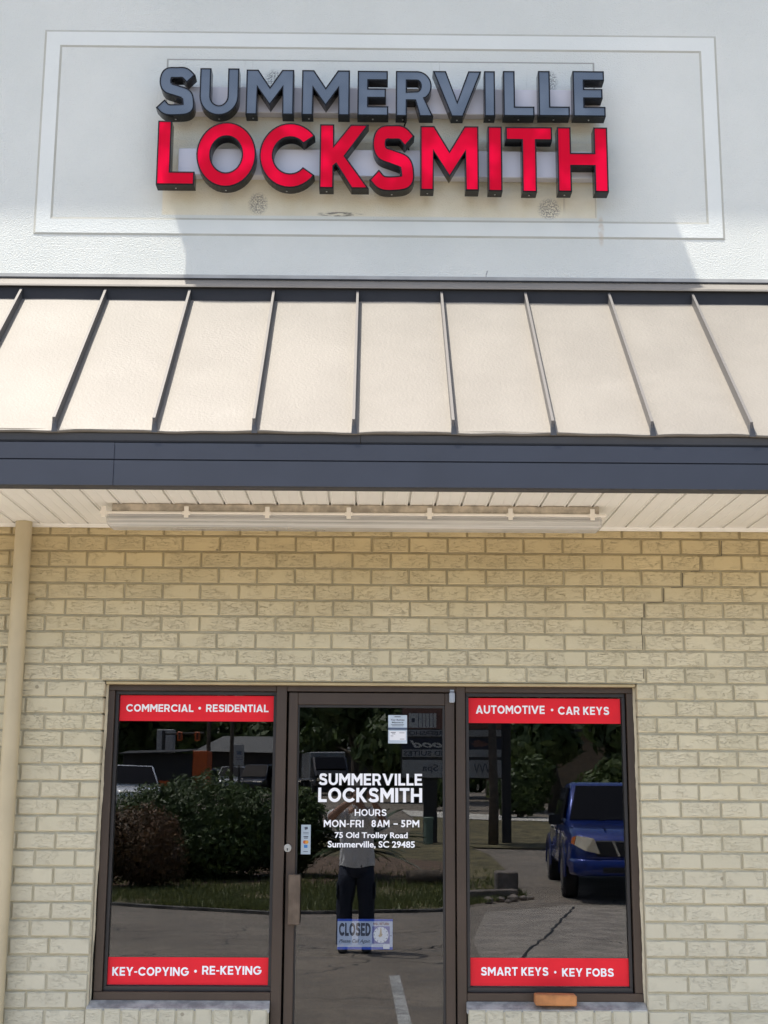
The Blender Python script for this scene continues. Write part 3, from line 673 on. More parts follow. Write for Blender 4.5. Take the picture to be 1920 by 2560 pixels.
# soffit boards
mb = MB(); W_ = .1295; prof = []; x = -AX; i = 0
while x < AX:
    prof += [(x, 0), (x+.004, -.0035), (x+.009, -.0035), (x+.011, .012), (x+.018, .012), (x+.020, -.0035), (x+.025, -.0035), (x+.029, 0), (x+.076, 0), (x+.079, .0012), (x+.084, .0012), (x+.087, 0)]; x += W_
zs = 2.985
vs = [(p, -.96, zs+h) for p, h in prof]+[(p, -.012, zs+h) for p, h in prof]; n = len(prof)
mb.add(vs, [(i, n+i, n+i+1, i+1) for i in range(n-1)])
mb.add([(-AX, -.96, zs+.02), (AX, -.96, zs+.02), (AX, 0, zs+.02), (-AX, 0, zs+.02)], [(0, 1, 2, 3)])
mb.build('soffit', M['soffit'], awn)
mb = MB(); mb.extx([(-.006, zs-.020), (-.018, zs-.018), (-.019, zs-.006), (-.022, zs-.004), (-.022, zs-.0005), (-.006, zs-.0005)], -AX, AX); mb.build('wall_trim', M['vinyl'], awn)

# shop windows, door and their framing
GY = .1
def bars(lst, m, name, parent, c=.0025):
    b = MB()
    for x0, x1, y0, y1, z0, z1 in lst: b.box(x0, x1, y0, y1, z0, z1, c)
    return b.build(name, m, parent)
def window(x0, x1, gx0, gx1, jl):
    """outer x range, glass x range"""
    lst = [(x0, x1, .055, .14, 2.111, 2.150), (x0, x1, .055, .14, .568, .609)]
    lst += [(x0, x0+.042, .0555, .14, .6095, 2.1105), (x1-.042, x1, .0555, .14, .6095, 2.1105)]
    if jl == 'r': lst = lst[:2]+[lst[2]]
    if jl == 'l': lst = lst[:2]+[lst[3]]
    w = bars(lst, M['bronze'], 'window', store)
    a, b = (gx0, gx1); za, zb_ = .615, 2.104
    e = .0125
    bars([(a-e, b+e, .078, .118, zb_-.012, zb_+.0065), (a-e, b+e, .078, .118, za-.0055, za+.018), (a-e, a+.004, .0785, .118, za+.0185, zb_-.0125), (b-.004, b+e, .0785, .118, za+.0185, zb_-.0125)], M['bronze_dark'], 'glazing_stop', w, .0015)
    m = MB(); m.box(a+.002, b-.002, GY, GY+.006, za+.01, zb_-.006); m.build('window_pane', M['glass'], w)
    return w
wl = window(-1.386, -.498, -1.330, -.510, 'r'); tag(wl, label='left shop window beside the downpipe')
wr = window(.489, 1.378, .505, 1.318, 'l'); tag(wr, label='right shop window above the loose brick')
bars([(-.4975, -.444, .05, .15, .1, 2.150), (.441, .4885, .05, .15, .1, 2.150), (-.4435, .4405, .0505, .15, 2.111, 2.1495)], M['bronze'], 'door_frame', store)
door = bars([(-.434, -.386, .064, .108, .12, 2.106), (.384, .434, .064, .108, .12, 2.106), (-.3855, .3835, .0645, .108, 2.043, 2.1055), (-.3855, .3835, .0645, .108, .12, .30)], M['bronze'], 'door', store)
bars([(-.3855, .3835, .075, .104, 2.030, 2.0425), (-.3855, -.378, .075, .104, .3005, 2.0295), (.372, .3835, .075, .104, .3005, 2.0295)], M['bronze_dark'], 'glazing_stop', door, .001)
m = MB(); m.box(-.378, .372, .086, .092, .301, 2.03); m.build('door_pane', M['glass'], door)
# pull handle, lock, pivot cover
m = MB(); m.box(-.417, -.357, .030, .048, .936, 1.183, .004); m.box(-.4, -.374, .048, .064, .96, .99); m.box(-.4, -.374, .048, .064, 1.13, 1.16)
m.box(-.391, -.388, .0275, .0302, .938, 1.181); m.box(-.369, -.366, .0275, .0302, .938, 1.181); m.box(-.412, -.409, .0275, .0302, .938, 1.181)
m.build('handle', M['handle'], door)
m = MB(); m.tube([(-.4265, .0645, 1.313), (-.4265, .055, 1.313)], [.0205, .0195], 20); m.tube([(-.4265, .0545, 1.313), (-.4265, .051, 1.313)], [.0125, .012], 16)
lk = m.build('lock', M['steel'], door); smooth_angle(lk)
m = MB(); m.tube([(-.4265, .0508, 1.3085), (-.4265, .0502, 1.3085)], .0038, 10); m.box(-.4280, -.4250, .0502, .0508, 1.300, 1.306); m.build('keyhole', M['gap'], lk)
m = MB(); m.box(.4055, .4345, .034, .0635, 2.056, 2.110, .005); m.box(.409, .431, .044, .0636, 2.112, 2.124, .003); m.build('pivot_cover', M['greyblue'], door)
# sills
for a, b in ((-1.405, -.5), (.485, 1.383)):
    m = MB(); m.add([(a, -.012, .541), (b, -.012, .541), (b, .056, .5685), (a, .056, .5685), (a, -.012, .52), (b, -.012, .52), (b, .056, .52), (a, .056, .52)], [(0, 1, 2, 3), (4, 5, 1, 0), (5, 6, 2, 1), (7, 4, 0, 3)])
    m.build('window_sill', M['sill'], wl if a < 0 else wr)
# dark shop behind the glass
m = MB(); m.box(-3, 3, .16, 6, .09, 2.75)
m.f = [f for i, f in enumerate(m.f) if i != 2]; m.mi.pop(); m.sm.pop()
m.build('shop_interior', M['room'], store, fixn=False)
m = MB(); m.box(-3.1, -1.40, .155, .157, .09, 2.75); m.box(1.39, 3.1, .155, .157, .09, 2.75); m.box(-1.40, 1.39, .155, .157, 2.155, 2.75); m.box(-1.4, -.5, .155, .157, .09, .56); m.box(.49, 1.39, .155, .157, .09, .56)
m.build('inner_wall', M['room'], store)
m = MB(); m.box(-3.3, 3.3, .2, 6.2, 2.76, 4.2); m.box(-4.5, 4.5, 6.1, 6.3, -.05, 7.2); m.box(-4.6, -4.4, .01, 6.1, -.05, 7.2); m.box(4.4, 4.6, .01, 6.1, -.05, 7.2); m.build('rear_walls', M['mortar'], store)

# ================================================================== THINGS ON THE FRONT
# downpipe
dp = thing('downpipe', 'tan round downpipe running down the brick wall at the left edge', 'downpipe', (-1.845, -.055, .1))
m = MB(); m.tube([(0, 0, 0), (0, 0, 1.4), (.004, 0, 2.884)], .0435, 24)
pp = m.build('pipe', M['trimtan_p'] if 'trimtan_p' in M else mat('tan_pipe_paint', (.50, .42, .27), .5, var=.1, vs=2), dp); smooth_angle(pp)
m = MB(); m.box(-.047, .075, .040, .048, 2.475, 2.505, .004); m.tube([(.064, .04, 2.49), (.064, .034, 2.49)], .007, 10); m.build('strap', M['trimtan'], dp)

# channel letter signs
def sign_row(name, label, letters, text_mat, race):
    rt_ = thing(name, label, 'sign', ((race[0]+race[1])/2, 0, race[2]))
    ox, oz = rt_.location.x, rt_.location.z
    m = MB(); m.box(race[0]-ox, race[1]-ox, -.062, -.001, race[2]-oz, race[3]-oz, .003)
    m.build('raceway', M['raceway'], rt_)
    for ch, x0, x1, z0, z1 in letters:
        _, o, hl = glyph(ch, .235 if name.startswith('grey') else .225)
        if ch in 'I': pass
        O, Hh = fit_loops(o, hl, x0-ox, x1-ox, z0-oz, z1-oz)
        body = MB(); yb, yf = -.0635, -.140
        walls(body, O+Hh, yf, yb); fill(body, O, Hh, yb, True)
        # trim cap ring
        t = .0075
        iO = [offset_loop(l, t) for l in O]; iH = [offset_loop(l, t) for l in Hh]
        for A, B in zip(O+Hh, iO+iH):
            n = len(A); body.add([(p[0], yf, p[1]) for p in A]+[(p[0], yf-.0015, p[1]) for p in B]+[(p[0], yf+.004, p[1]) for p in B],
                                 [(i, (i+1) % n, n+(i+1) % n, n+i) for i in range(n)]+[(n+i, n+(i+1) % n, 2*n+(i+1) % n, 2*n+i) for i in range(n)])
        le = body.build('letter', M['black'], rt_, fixn=False)
        fc = MB(); fill(fc, iO, iH, yf+.0005); fc.build('letter_face', text_mat, le, fixn=False)
        # weep screw under each foot
        m = MB(); m.tube([((x0+x1)/2-ox if ch not in 'MHKR' else x0+.04-ox, -.1, z0-oz-.0004+(.0 if ch not in 'VC' else .0)), ((x0+x1)/2-ox if ch not in 'MHKR' else x0+.04-ox, -.1, z0-oz-.003)], .0045, 8)
        m.build('screw', M['steel'], le)
    return rt_
SUM = [('S', -1.224, -1.01, 5.272, 5.569), ('U', -.984, -.765, 5.276, 5.562), ('M', -.725, -.458, 5.283, 5.556), ('M', -.414, -.146, 5.282, 5.556), ('E', -.103, .07, 5.282, 5.555), ('R', .111, .32, 5.281, 5.556), ('V', .318, .59, 5.281, 5.558), ('I', .605, .666, 5.285, 5.56), ('L', .711, .885, 5.287, 5.562), ('L', .908, 1.082, 5.289, 5.564), ('E', 1.101, 1.282, 5.289, 5.566)]
LOC = [('L', -1.207, -.996, 4.86, 5.241), ('O', -.99, -.66, 4.849, 5.236), ('C', -.642, -.336, 4.847, 5.234), ('K', -.309, -.035, 4.847, 5.228), ('S', -.033, .215, 4.833, 5.228), ('M', .248, .571, 4.841, 5.224), ('I', .622, .701, 4.838, 5.224), ('T', .721, .98, 4.835, 5.223), ('H', 1.007, 1.287, 4.838, 5.224)]
s1 = sign_row('grey_letter_sign', 'row of dark grey channel letters reading SUMMERVILLE on a grey raceway', SUM, M['face_grey'], (-1.14, 1.27, 5.337, 5.492))
s2 = sign_row('red_letter_sign', 'row of red channel letters reading LOCKSMITH below the grey letters', LOC, M['face_red'], (-1.10, 1.24, 4.957, 5.116))
m = MB(); m.tube([(.232-.065, -.03, 5.34), (.235-.065, -.045, 5.30), (.222-.065, -.04, 5.26), (.232-.065, -.045, 5.21), (.25-.065, -.04, 5.16), (.252-.065, -.04, 5.10)], .0045, 8)
for i, v in enumerate(m.v): m.v[i] = (v[0]-s1.location.x, v[1], v[2]-s1.location.z)
m.build('cable', M['black'], s1, smooth=True)

# strip light under the soffit
fx_ = thing('strip_light', 'long strip light with clear ribbed cover under the white soffit', 'light', (-.09, -.48, 2.985))
hl_ = 1.225
m = MB(); m.box(-hl_+.03, hl_-.02, -.075, .075, -.042, -.0005, .004); m.build('housing', M['dirty_white'], fx_)
m = MB(); m.box(-hl_, hl_+.01, -.092, .092, -.055, -.043, .003); m.build('rim', M['clip'], fx_)
def prof_ring(x, s):
    P = [(-.083, -.056), (-.083, -.078), (-.076, -.098), (-.055, -.112), (.055, -.112), (.076, -.098), (.083, -.078), (.083, -.056)]
    return [(x, y*s, -.056+(z+.056)*s) for y, z in P]
m = MB(); m.box(-hl_+.02, hl_-.02, -.0795, -.0765, -.1005, -.0975); m.loft([prof_ring(-hl_+.004, .8), prof_ring(-hl_+.02, 1.), prof_ring(hl_-.02, 1.), prof_ring(hl_-.004, .8)]); m.build('lens', M['lens'], fx_)
for xa, xb in ((-hl_+.06, -.03), (.03, hl_-.06)):
    for yy in (-.035, .035):
        m = MB(); m.tube([(xa, yy, -.076), (xb, yy, -.076)], .016, 12); m.build('tube', M['vinyl'], fx_, smooth=True)
m = MB(); m.box(-.022, .022, -.06, .06, -.105, -.058); m.build('lamp_holder', M['clip'], fx_)
def clipm():
    m = MB(); m.box(-.011, .011, -.098, -.0925, -.074, -.018, .0015); m.box(-.019, .019, -.0965, -.0925, -.060, -.042, .001); m.box(-.006, .006, -.1, -.098, -.05, -.028); return m
c0 = clipm().build('clip', M['clip'], fx_)
for i, x in enumerate((-1.331, -.913, -.504, -.092, .317, .727, 1.143)):
    c = c0 if i == 0 else c0.copy()
    if i: COL.objects.link(c); c.parent = fx_
    c.location = (x*.97+.06, 0, 0)

# red bands and their words
TY = .0985
def band(name, label, x0, x1, z0, z1, words):
    b = thing(name, label, 'window sign', ((x0+x1)/2, GY, z0), group='red lettered bands on the shop windows'); ox, oz = b.location.x, b.location.z
    m = MB(); m.box(x0-ox, x1-ox, -.0012, -.0004, 0, z1-z0); m.build('red_strip', M['red_vinyl'], b)
    for w, a, c, za, zc in words:
        m = MB()
        if w == '.': fill(m, [[((a+c)/2-ox+(c-a)/2*1.1*math.cos(k*PI/8), (za+zc)/2-oz+(c-a)/2*1.1*math.sin(k*PI/8)) for k in range(16)]], [], -.0018)
        else: put_line(m, w, a-ox, c-ox, za-oz, zc-oz, -.0018, .205, .115)
        m.build('bullet' if w == '.' else 'word', M['white_vinyl'], b, fixn=False)
band('red_band', 'red band reading COMMERCIAL and RESIDENTIAL across the top of the left window', -1.322, -.5065, 1.955, 2.088, [('COMMERCIAL', -1.289, -.936, 2.003, 2.042), ('.', -.910, -.897, 2.017, 2.029), ('RESIDENTIAL', -.87, -.542, 2.004, 2.043)])
band('red_band', 'red band reading KEY-COPYING and RE-KEYING across the bottom of the left window', -1.326, -.5125, .637, .770, [('KEY-COPYING', -1.303, -.918, .680, .722), ('.', -.889, -.876, .697, .709), ('RE-KEYING', -.849, -.551, .687, .729)])
band('red_band', 'red band reading AUTOMOTIVE and CAR KEYS across the top of the right window', .506, 1.309, 1.954, 2.084, [('AUTOMOTIVE', .548, .911, 2.003, 2.046), ('.', .944, .956, 2.018, 2.030), ('CAR KEYS', .981, 1.251, 2.000, 2.042)])
band('red_band', 'red band reading SMART KEYS and KEY FOBS across the bottom of the right window', .507, 1.316, .638, .774, [('SMART KEYS', .563, .906, .688, .729), ('.', .935, .946, .7, .711), ('KEY FOBS', .975, 1.238, .685, .725)])

# white lettering on the door glass
DY = .0855
dl = thing('door_lettering', 'white vinyl lettering with shop name, opening hours and address on the door glass', 'window sign', (0, DY, 1.3))
def dline(name, parts):
    m = MB()
    for kind, w, a, c, za, zc, *k in parts:
        if kind == 'g': put_line(m, w, a, c, za-1.3, zc-1.3, 0, *k)
        else: font_line(m, w, a, c, za-1.3, zc-1.3, 0, *k)
    return m.build(name, M['white_vinyl'], dl, fixn=False)
dline('shop_name', [('g', 'SUMMERVILLE', -.272, .265, 1.630, 1.690, .215, .1)])
dline('shop_trade', [('g', 'LOCKSMITH', -.274, .265, 1.544, 1.617, .215, .1)])
dline('hours_heading', [('g', 'HOURS', -.084, .081, 1.475, 1.509, .18, .13)])
dline('opening_days', [('g', 'MON-FRI', -.243, -.038, 1.418, 1.454, .18, .13)])
dline('opening_times', [('f', '8', .003, .026, 1.419, 1.455, .025), ('g', 'AM', .032, .096, 1.419, 1.455, .18, .1)])
dline('closing_times', [
                       ('g', '-', .117, .139, 1.419, 1.455, .24), ('f', '5', .156, .178, 1.419, 1.455, .025), ('g', 'PM', .185, .25, 1.419, 1.455, .18, .1)])
dline('street_address', [('f', '75 Old Trolley Road', -.186, .190, 1.3545, 1.393, .022)])
dline('town_address', [('f', 'Summerville, SC 29485', -.221, .227, 1.3105, 1.3485, .022)])

# small things on the door glass
M['paper'] = mat('white_paper', (.80, .81, .84), .6, var=.03); M['paleblue'] = mat('pale_blue_print', (.50, .58, .66), .5, var=.08, vs=30)
M['ink'] = mat('dark_print', (.06, .065, .09), .6); M['navy'] = mat('navy_print', (.08, .11, .17), .5)
ch = thing('card_holder', 'clear holder with white card and pale leaflet at the top of the door glass', 'card holder', (.1365, DY, 1.845))
m = MB(); m.box(-.0495, .0495, -.003, 0, 0, .147, .001); m.build('backing', M['paleblue'], ch)
m = MB(); m.box(-.0495, .0495, -.0042, -.0031, .070, .082); m.build('dark_strip', M['navy'], ch)
m = MB(); m.box(-.043, .043, -.0045, -.0032, .017, .064); m.build('business_card', M['paper'], ch)
m = MB()
font_line(m, 'Your Business', -.036, .036, .118, .127, -.0036, .02); font_line(m, 'Matters', -.03, .03, .105, .113, -.0036, .02)
rectf(m, -.016, .016, .136, .140, -.0036); rectf(m, -.034, .034, .096, .0985, -.0036); rectf(m, -.03, .03, .090, .092, -.0036)
rectf(m, -.036, -.010, .055, .058, -.005); rectf(m, -.030, -.012, .048, .0505, -.005); rectf(m, -.036, -.022, .038, .040, -.005); rectf(m, .008, .036, .054, .056, -.005); rectf(m, .012, .036, .022, .024, -.005)
m.build('print', M['ink'], ch, fixn=False)
ps = thing('payment_sticker', 'narrow pale sticker of payment marks low on the left edge of the door glass', 'sticker', (-.3345, DY, 1.281))
m = MB(); m.box(-.0245, .0245, -.001, 0, 0, .148); m.build('backing', mat('sticker_pale', (.36, .43, .48), .5, var=.05), ps)
m = MB(); fill(m, [[(-.006, .122), (.010, .126), (.008, .138), (-.008, .136)]], [], -.0016); rectf(m, -.014, .014, .108, .110, -.0016); rectf(m, -.014, .014, .101, .103, -.0016); rectf(m, -.012, .012, .086, .091, -.0016); rectf(m, -.010, .010, .079, .083, -.0016); rectf(m, -.012, .012, .012, .015, -.0016)
m.build('print', M['ink'], ps, fixn=False)
m = MB(); fill(m, [[(-.005+.009*math.cos(k*PI/8), .061+.009*math.sin(k*PI/8)) for k in range(16)]], [], -.0014); m.build('red_disc', mat('sticker_red', (.45, .09, .03), .5), ps, fixn=False)
m = MB(); fill(m, [[(.005+.009*math.cos(k*PI/8), .061+.009*math.sin(k*PI/8)) for k in range(16)]], [], -.0018); m.build('orange_disc', mat('sticker_orange', (.62, .27, .03), .5), ps, fixn=False)
m = MB(); rectf(m, -.009, .009, .032, .047, -.0016); m.build('blue_mark', mat('sticker_blue', (.03, .16, .42), .5), ps, fixn=False)
# closed sign hangs inside, behind the glass
cs = thing('closed_sign', 'blue edged CLOSED sign with a clock dial hanging inside the door glass', 'sign', (-.026, .097, .812))
m = MB(); m.box(-.141, .141, 0, .003, 0, .149); m.build('board', mat('closed_blue', (.02, .08, .50), .5, var=.05), cs)
m = MB(); rectf(m, -.1405, .1405, .0125, .138, -.0006); m.build('white_panel', mat('closed_white', (.52, .58, .70), .5, var=.03), cs, fixn=False)
m = MB(); put_line(m, 'CLOSED', -.133, .029, .066, .130, -.0012, .25, .06); font_line(m, 'Please Call Again', -.132, .027, .028, .050, -.0012, .01, 1, 0, .35); fill(m, [[(.132+.003*math.cos(k*PI/5), .068+.003*math.sin(k*PI/5)) for k in range(10)]], [], -.0012)
m.build('closed_lettering', M['ink'], cs, fixn=False)
m = MB(); rectf(m, .036, .126, .029, .114, -.0010); m.build('clock_panel', mat('clock_violet', (.20, .20, .45), .5, var=.05), cs, fixn=False)
m = MB(); fill(m, [[(.081+.039*math.cos(k*PI/16), .0715+.039*math.sin(k*PI/16)) for k in range(32)]], [], -.0015); m.build('clock_dial', M['paper'], cs, fixn=False)
m = MB()
for k in range(12):
    a = k*PI/6; c, s = math.cos(a), math.sin(a); fill(m, [orient([(.081+c*.031-s*.0015, .0715+s*.031+c*.0015), (.081+c*.031+s*.0015, .0715+s*.031-c*.0015), (.081+c*.037+s*.0015, .0715+s*.037-c*.0015), (.081+c*.037-s*.0015, .0715+s*.037+c*.0015)], True)], [], -.002)
m.build('hour_marks', M['ink'], cs, fixn=False)
m = MB(); fill(m, [[(.072, .062), (.087, .064), (.083, .106), (.079, .106)]], [], -.0022); fill(m, [[(.066, .067), (.076, .060), (.09, .075), (.081, .080)]], [], -.0026); m.build('clock_hand', mat('hand_tan', (.55, .42, .25), .5), cs, fixn=False)
m = MB(); font_line(m, 'WILL RETURN', .040, .122, .119, .132, -.0012, .03); m.build('return_lettering', mat('return_brown', (.22, .06, .05), .5), cs, fixn=False)
m = MB(); rectf(m, .093, .125, .004, .026, -.003); m.build('price_sticker', M['paper'], cs, fixn=False)

# loose brick on the right sill
br = MB(); br.box(-.103, .103, -.045, .045, 0, .052, .006)
lb = br.build('loose_brick', mat('orange_brick', (.44, .185, .065), .85, var=.22, vs=14, bump=.6, bs=60, bd=.004)); lb.location = (.925, .003, .562); lb.rotation_euler = (rad(-1), rad(.6), rad(-1.5))
tag(lb, 'single orange brick lying on the sill of the right window', 'brick')

# ================================================================== WHAT THE GLASS MIRRORS: the car park behind the camera
def leaf_mat(name, a, b):
    n = NT(name); rnd = n.t.nodes.new('ShaderNodeAttribute'); rnd.attribute_name = 'rnd'
    c = n.mix(rnd.outputs['Fac'], a, b); n.put(n.b.inputs['Base Color'], c); n.b.inputs['Roughness'].default_value = .55
    tl = n.t.nodes.new('ShaderNodeBsdfTranslucent'); n.t.links.new(c, tl.inputs[0])
    mx = n.t.nodes.new('ShaderNodeMixShader'); mx.inputs[0].default_value = .25
    n.t.links.new(n.b.outputs[0], mx.inputs[1]); n.t.links.new(tl.outputs[0], mx.inputs[2]); n.t.links.new(mx.outputs[0], n.t.nodes['Material Output'].inputs['Surface'])
    return n.m
M['leaf_dark'] = leaf_mat('dark_green_leaf', (.035, .062, .014), (.10, .145, .036))
M['leaf_mid'] = leaf_mat('green_leaf', (.05, .085, .02), (.15, .20, .055))
M['leaf_red'] = leaf_mat('reddish_leaf', (.085, .065, .03), (.23, .12, .06))
M['grass'] = leaf_mat('grass_blade', (.095, .115, .03), (.21, .23, .08))
M['bark'] = mat('bark', (.10, .078, .058), .9, var=.3, vs=8, bump=.8, bs=20, bd=.02)
def leaves(name, blobs, n, size, m, parent=None, shell=.55, flat=0.):
    """leaf quads through the volume of several ellipsoids (cx,cy,cz,rx,ry,rz)"""
    B = np.array(blobs, float); wgt = (B[:, 3]*B[:, 4]*B[:, 5])**.67; wgt /= wgt.sum()
    k = rng.choice(len(B), n, p=wgt); d = rng.normal(size=(n, 3)); d /= np.linalg.norm(d, axis=1)[:, None]
    r = shell+(1-shell)*rng.random(n)**.6; r *= 1+.10*np.sin(d[:, 0]*7+k)*np.cos(d[:, 2]*6+k*2)+.11*np.sin(d[:, 1]*13+d[:, 0]*11+k*3)*np.sin(d[:, 2]*12+k)
    P = B[k, :3]+d*B[k, 3:]*r[:, None]
    nn = d+rng.normal(size=(n, 3))*.45; nn /= np.linalg.norm(nn, axis=1)[:, None]
    a = np.cross(nn, rng.normal(size=(n, 3))); a /= np.linalg.norm(a, axis=1)[:, None]
    b = np.cross(nn, a)
    s = size*(.6+.8*rng.random(n))[:, None]
    V = np.stack([P-a*s, P+b*s*.42, P+a*s, P-b*s*.42], 1).reshape(-1, 3)
    me = bpy.data.meshes.new(name); me.vertices.add(4*n); me.vertices.foreach_set('co', V.ravel())
    me.loops.add(4*n); me.loops.foreach_set('vertex_index', np.arange(4*n)); me.polygons.add(n)
    me.polygons.foreach_set('loop_start', np.arange(n)*4); me.polygons.foreach_set('loop_total', np.full(n, 4))
    me.update(calc_edges=True); me.materials.append(m)
    at = me.attributes.new('rnd', 'FLOAT', 'FACE'); at.data.foreach_set('value', np.clip(rng.random(n)*.7+.3*(d[:, 2]*.5+.5)*0+.15*np.sin(P[:, 0]*3)+.1, 0, 1))
    return link(bpy.data.objects.new(name, me), parent)
def shrub(name, label, loc, blobs, n, size, m):
    t = thing(name, label, 'shrub', (loc[0], loc[1], g(loc[1])+.03))
    leaves('foliage', blobs, n, size, m, t)
    b = MB()
    for i in range(6):
        bl = blobs[i % len(blobs)]; b.tube([(random.uniform(-.15, .15), random.uniform(-.1, .1), 0), (bl[0]*.4, bl[1]*.4, bl[2]*.6), (bl[0]*.8, bl[1]*.8, bl[2])], [.03, .02, .008], 6)
    b.build('stem', M['bark'], t); return t
def tree(name, label, x, y, h, r, m, n=5000, th=.35, tr=.2, size=.28, seed=0):
    R_ = random.Random(seed); t = thing(name, label, 'tree', (x, y, g(y)), group=None)
    b = MB(); top = (R_.uniform(-.3, .3), R_.uniform(-.3, .3), h*.8)
    b.tube([(0, 0, -.1), (.05, 0, h*th*.6), (top[0]*.5, top[1]*.5, h*th), top], [tr*1.25, tr, tr*.8, tr*.25], 10)
    bl = []
    for i in range(9):
        a = R_.uniform(0, 2*PI); rr = r*R_.uniform(.25, .75); z = h*R_.uniform(th+.05, .88)
        c = (rr*math.cos(a), rr*math.sin(a), z); bl.append(c+(r*R_.uniform(.3, .5), r*R_.uniform(.3, .5), r*R_.uniform(.22, .4)))
        b.tube([(top[0]*.4, top[1]*.4, h*th*R_.uniform(.85, 1.2)), (c[0]*.5, c[1]*.5, z*.85), c], [tr*.4, tr*.25, tr*.08], 6)
    b.build('trunk', M['bark'], t, smooth=True); leaves('crown', bl, n, size, m, t, .35); return t
def wpt(x, y, dz=0): return (x, y, g(y)+dz)

# ---- shrubs on the island
shrub('hedge', 'large rounded green hedge reflected in the left window', (-2.95, -17.2), [(0, 0, .95, 1.1, .9, .86), (-.9, .1, .9, .7, .7, .72), (.85, .1, .85, .6, .7, .72), (0, .1, .5, 1.45, 1., .6)], 30000, .045, M['leaf_dark'])
shrub('reddish_shrub', 'reddish brown shrub in front of the large hedge', (-3.75, -15.3), [(0, 0, .7, .72, .6, .62), (-.6, .1, .65, .6, .5, .62), (.2, 0, .4, .6, .5, .42)], 13000, .038, M['leaf_red'])
shrub('small_shrub', 'small pointed shrub between the hedge and the palm', (-1.35, -17.6), [(0, 0, .8, .62, .5, .66), (.1, 0, 1.2, .4, .3, .36), (-.2, 0, .5, .65, .5, .5)], 13000, .04, M['leaf_mid'])
# ---- sago palm
pm = thing('sago_palm', 'spreading sago palm behind the photographer', 'palm', (-.25, -17.3, g(-17.3)+.03))
b = MB(); b.tube([(0, 0, 0), (0, 0, .45)], [.16, .13], 12); b.build('trunk', M['bark'], pm)
b = MB()
for i in range(64):
    a = random.uniform(0, 2*PI); e = rad(random.uniform(5, 75)); Lf = random.uniform(.95, 1.45); dx, dy = math.cos(a), math.sin(a)
    pts = []
    for k in range(9):
        s = k/8; rr = Lf*s*math.cos(e)*(1+.15*s); zz = .45+Lf*s*math.sin(e)-.45*s*s*Lf*.7
        pts.append(Vector((dx*rr, dy*rr, zz)))
    side = Vector((-dy, dx, 0))
    for k in range(1, 9):
        for q in range(4):
            s = (k-1+q/4)/8; p = pts[k-1].lerp(pts[k], q/4); d = (pts[k]-pts[k-1]).normalized(); w = .17*math.sin(PI*min(1, .12+s*.9))
            for sd in (-1, 1):
                tip = p+side*sd*w+d*w*.55+Vector((0, 0, .02)); b.add([p-d*.012, p+d*.026, tip], [(0, 1, 2)])
    b.tube(pts, [.009]*5+[.006]*4, 4)
b.build('fronds', mat('palm_frond', (.045, .07, .022), .45, var=.3, vs=3), pm, fixn=False)
# ---- grass blades on the island and the verge
def grass(name, poly_fn, n, size):
    P = []
    while len(P) < n:
        x, y = poly_fn(); P.append((x, y))
    m_ = []; P = np.array(P)
    me = bpy.data.meshes.new(name); z = np.array([g(y) for y in P[:, 1]])+.025
    a = rng.random(n)*2*PI; s = size*(.5+rng.random(n)); dx, dy = np.cos(a), np.sin(a); ln = rng.normal(size=(n, 2))*.4
    A = np.stack([P[:, 0]-dx*.012, P[:, 1]-dy*.012, z], 1); B = np.stack([P[:, 0]+dx*.012, P[:, 1]+dy*.012, z], 1)
    T = np.stack([P[:, 0]+ln[:, 0]*s, P[:, 1]+ln[:, 1]*s, z+s], 1)
    V = np.stack([A, B, T], 1).reshape(-1, 3); me.vertices.add(3*n); me.vertices.foreach_set('co', V.ravel()); me.loops.add(3*n); me.loops.foreach_set('vertex_index', np.arange(3*n))
    me.polygons.add(n); me.polygons.foreach_set('loop_start', np.arange(n)*3); me.polygons.foreach_set('loop_total', np.full(n, 3)); me.update(calc_edges=True); me.materials.append(M['grass'])
    at = me.attributes.new('rnd', 'FLOAT', 'FACE'); at.data.foreach_set('value', rng.random(n))
    o = link(bpy.data.objects.new(name, me)); tag(o, 'green grass growing on the island and the verge', 'grass', kind='stuff'); return o
def island_pt():
    while True:
        x = random.uniform(-6, 2.4); y = -11.7-abs(random.gauss(0, 2.6))
        e = -13.0+.55*(x+3.73) if x < -1.33 else -11.65-.29*(x+1.33) if x < 1 else -12.4-1.3*(x-1)
        if y < e-.05 and math.sin(x*2.1+y)*math.cos(y*1.7-x)+random.random()*1.4 > .25: return x, y
grass('grass', island_pt, 22000, .075)

# ---- low stone edging, block and loose stones by the drive
M['stone'] = mat('edging_stone', (.20, .17, .145), .9, var=.3, vs=9, bump=.6, bs=30)
def rock(cx, cy, r, sq=.7):
    bm = bmesh.new(); bmesh.ops.create_icosphere(bm, subdivisions=1, radius=r)
    for v in bm.verts: v.co = Vector((cx+v.co.x*random.uniform(.8, 1.3), cy+v.co.y*random.uniform(.8, 1.2), g(cy)+r*.45+v.co.z*sq*random.uniform(.8, 1.1)))
    return MB().bm(bm)
kw = thing('edging_wall', 'low dark timber edging wall at the corner of the island', 'edging', wpt(1.75, -13.9))
b = MB(); b.box(-.35, .5, -.09, .09, 0, .16, .015); b.build('timber', M['stone'], kw); kw.rotation_euler[2] = rad(-24)
bp = MB(); bp.box(-.17, .17, -.17, .17, 0, .38, .025); o = bp.build('timber_post', M['stone']); o.location = wpt(2.12, -14.6, 0); tag(o, 'short square timber post at the end of the edging wall', 'post')
for i, (x, y, r) in enumerate(((1.75, -13.55, .09), (1.95, -13.75, .075), (2.15, -13.8, .10), (2.32, -14.0, .07), (2.45, -14.1, .055), (2.05, -13.6, .05))):
    tag(rock(x, y, r).build('loose_stone', M['stone']), 'loose stone lying in front of the timber edging wall', 'stone', 'loose stones by the edging wall')
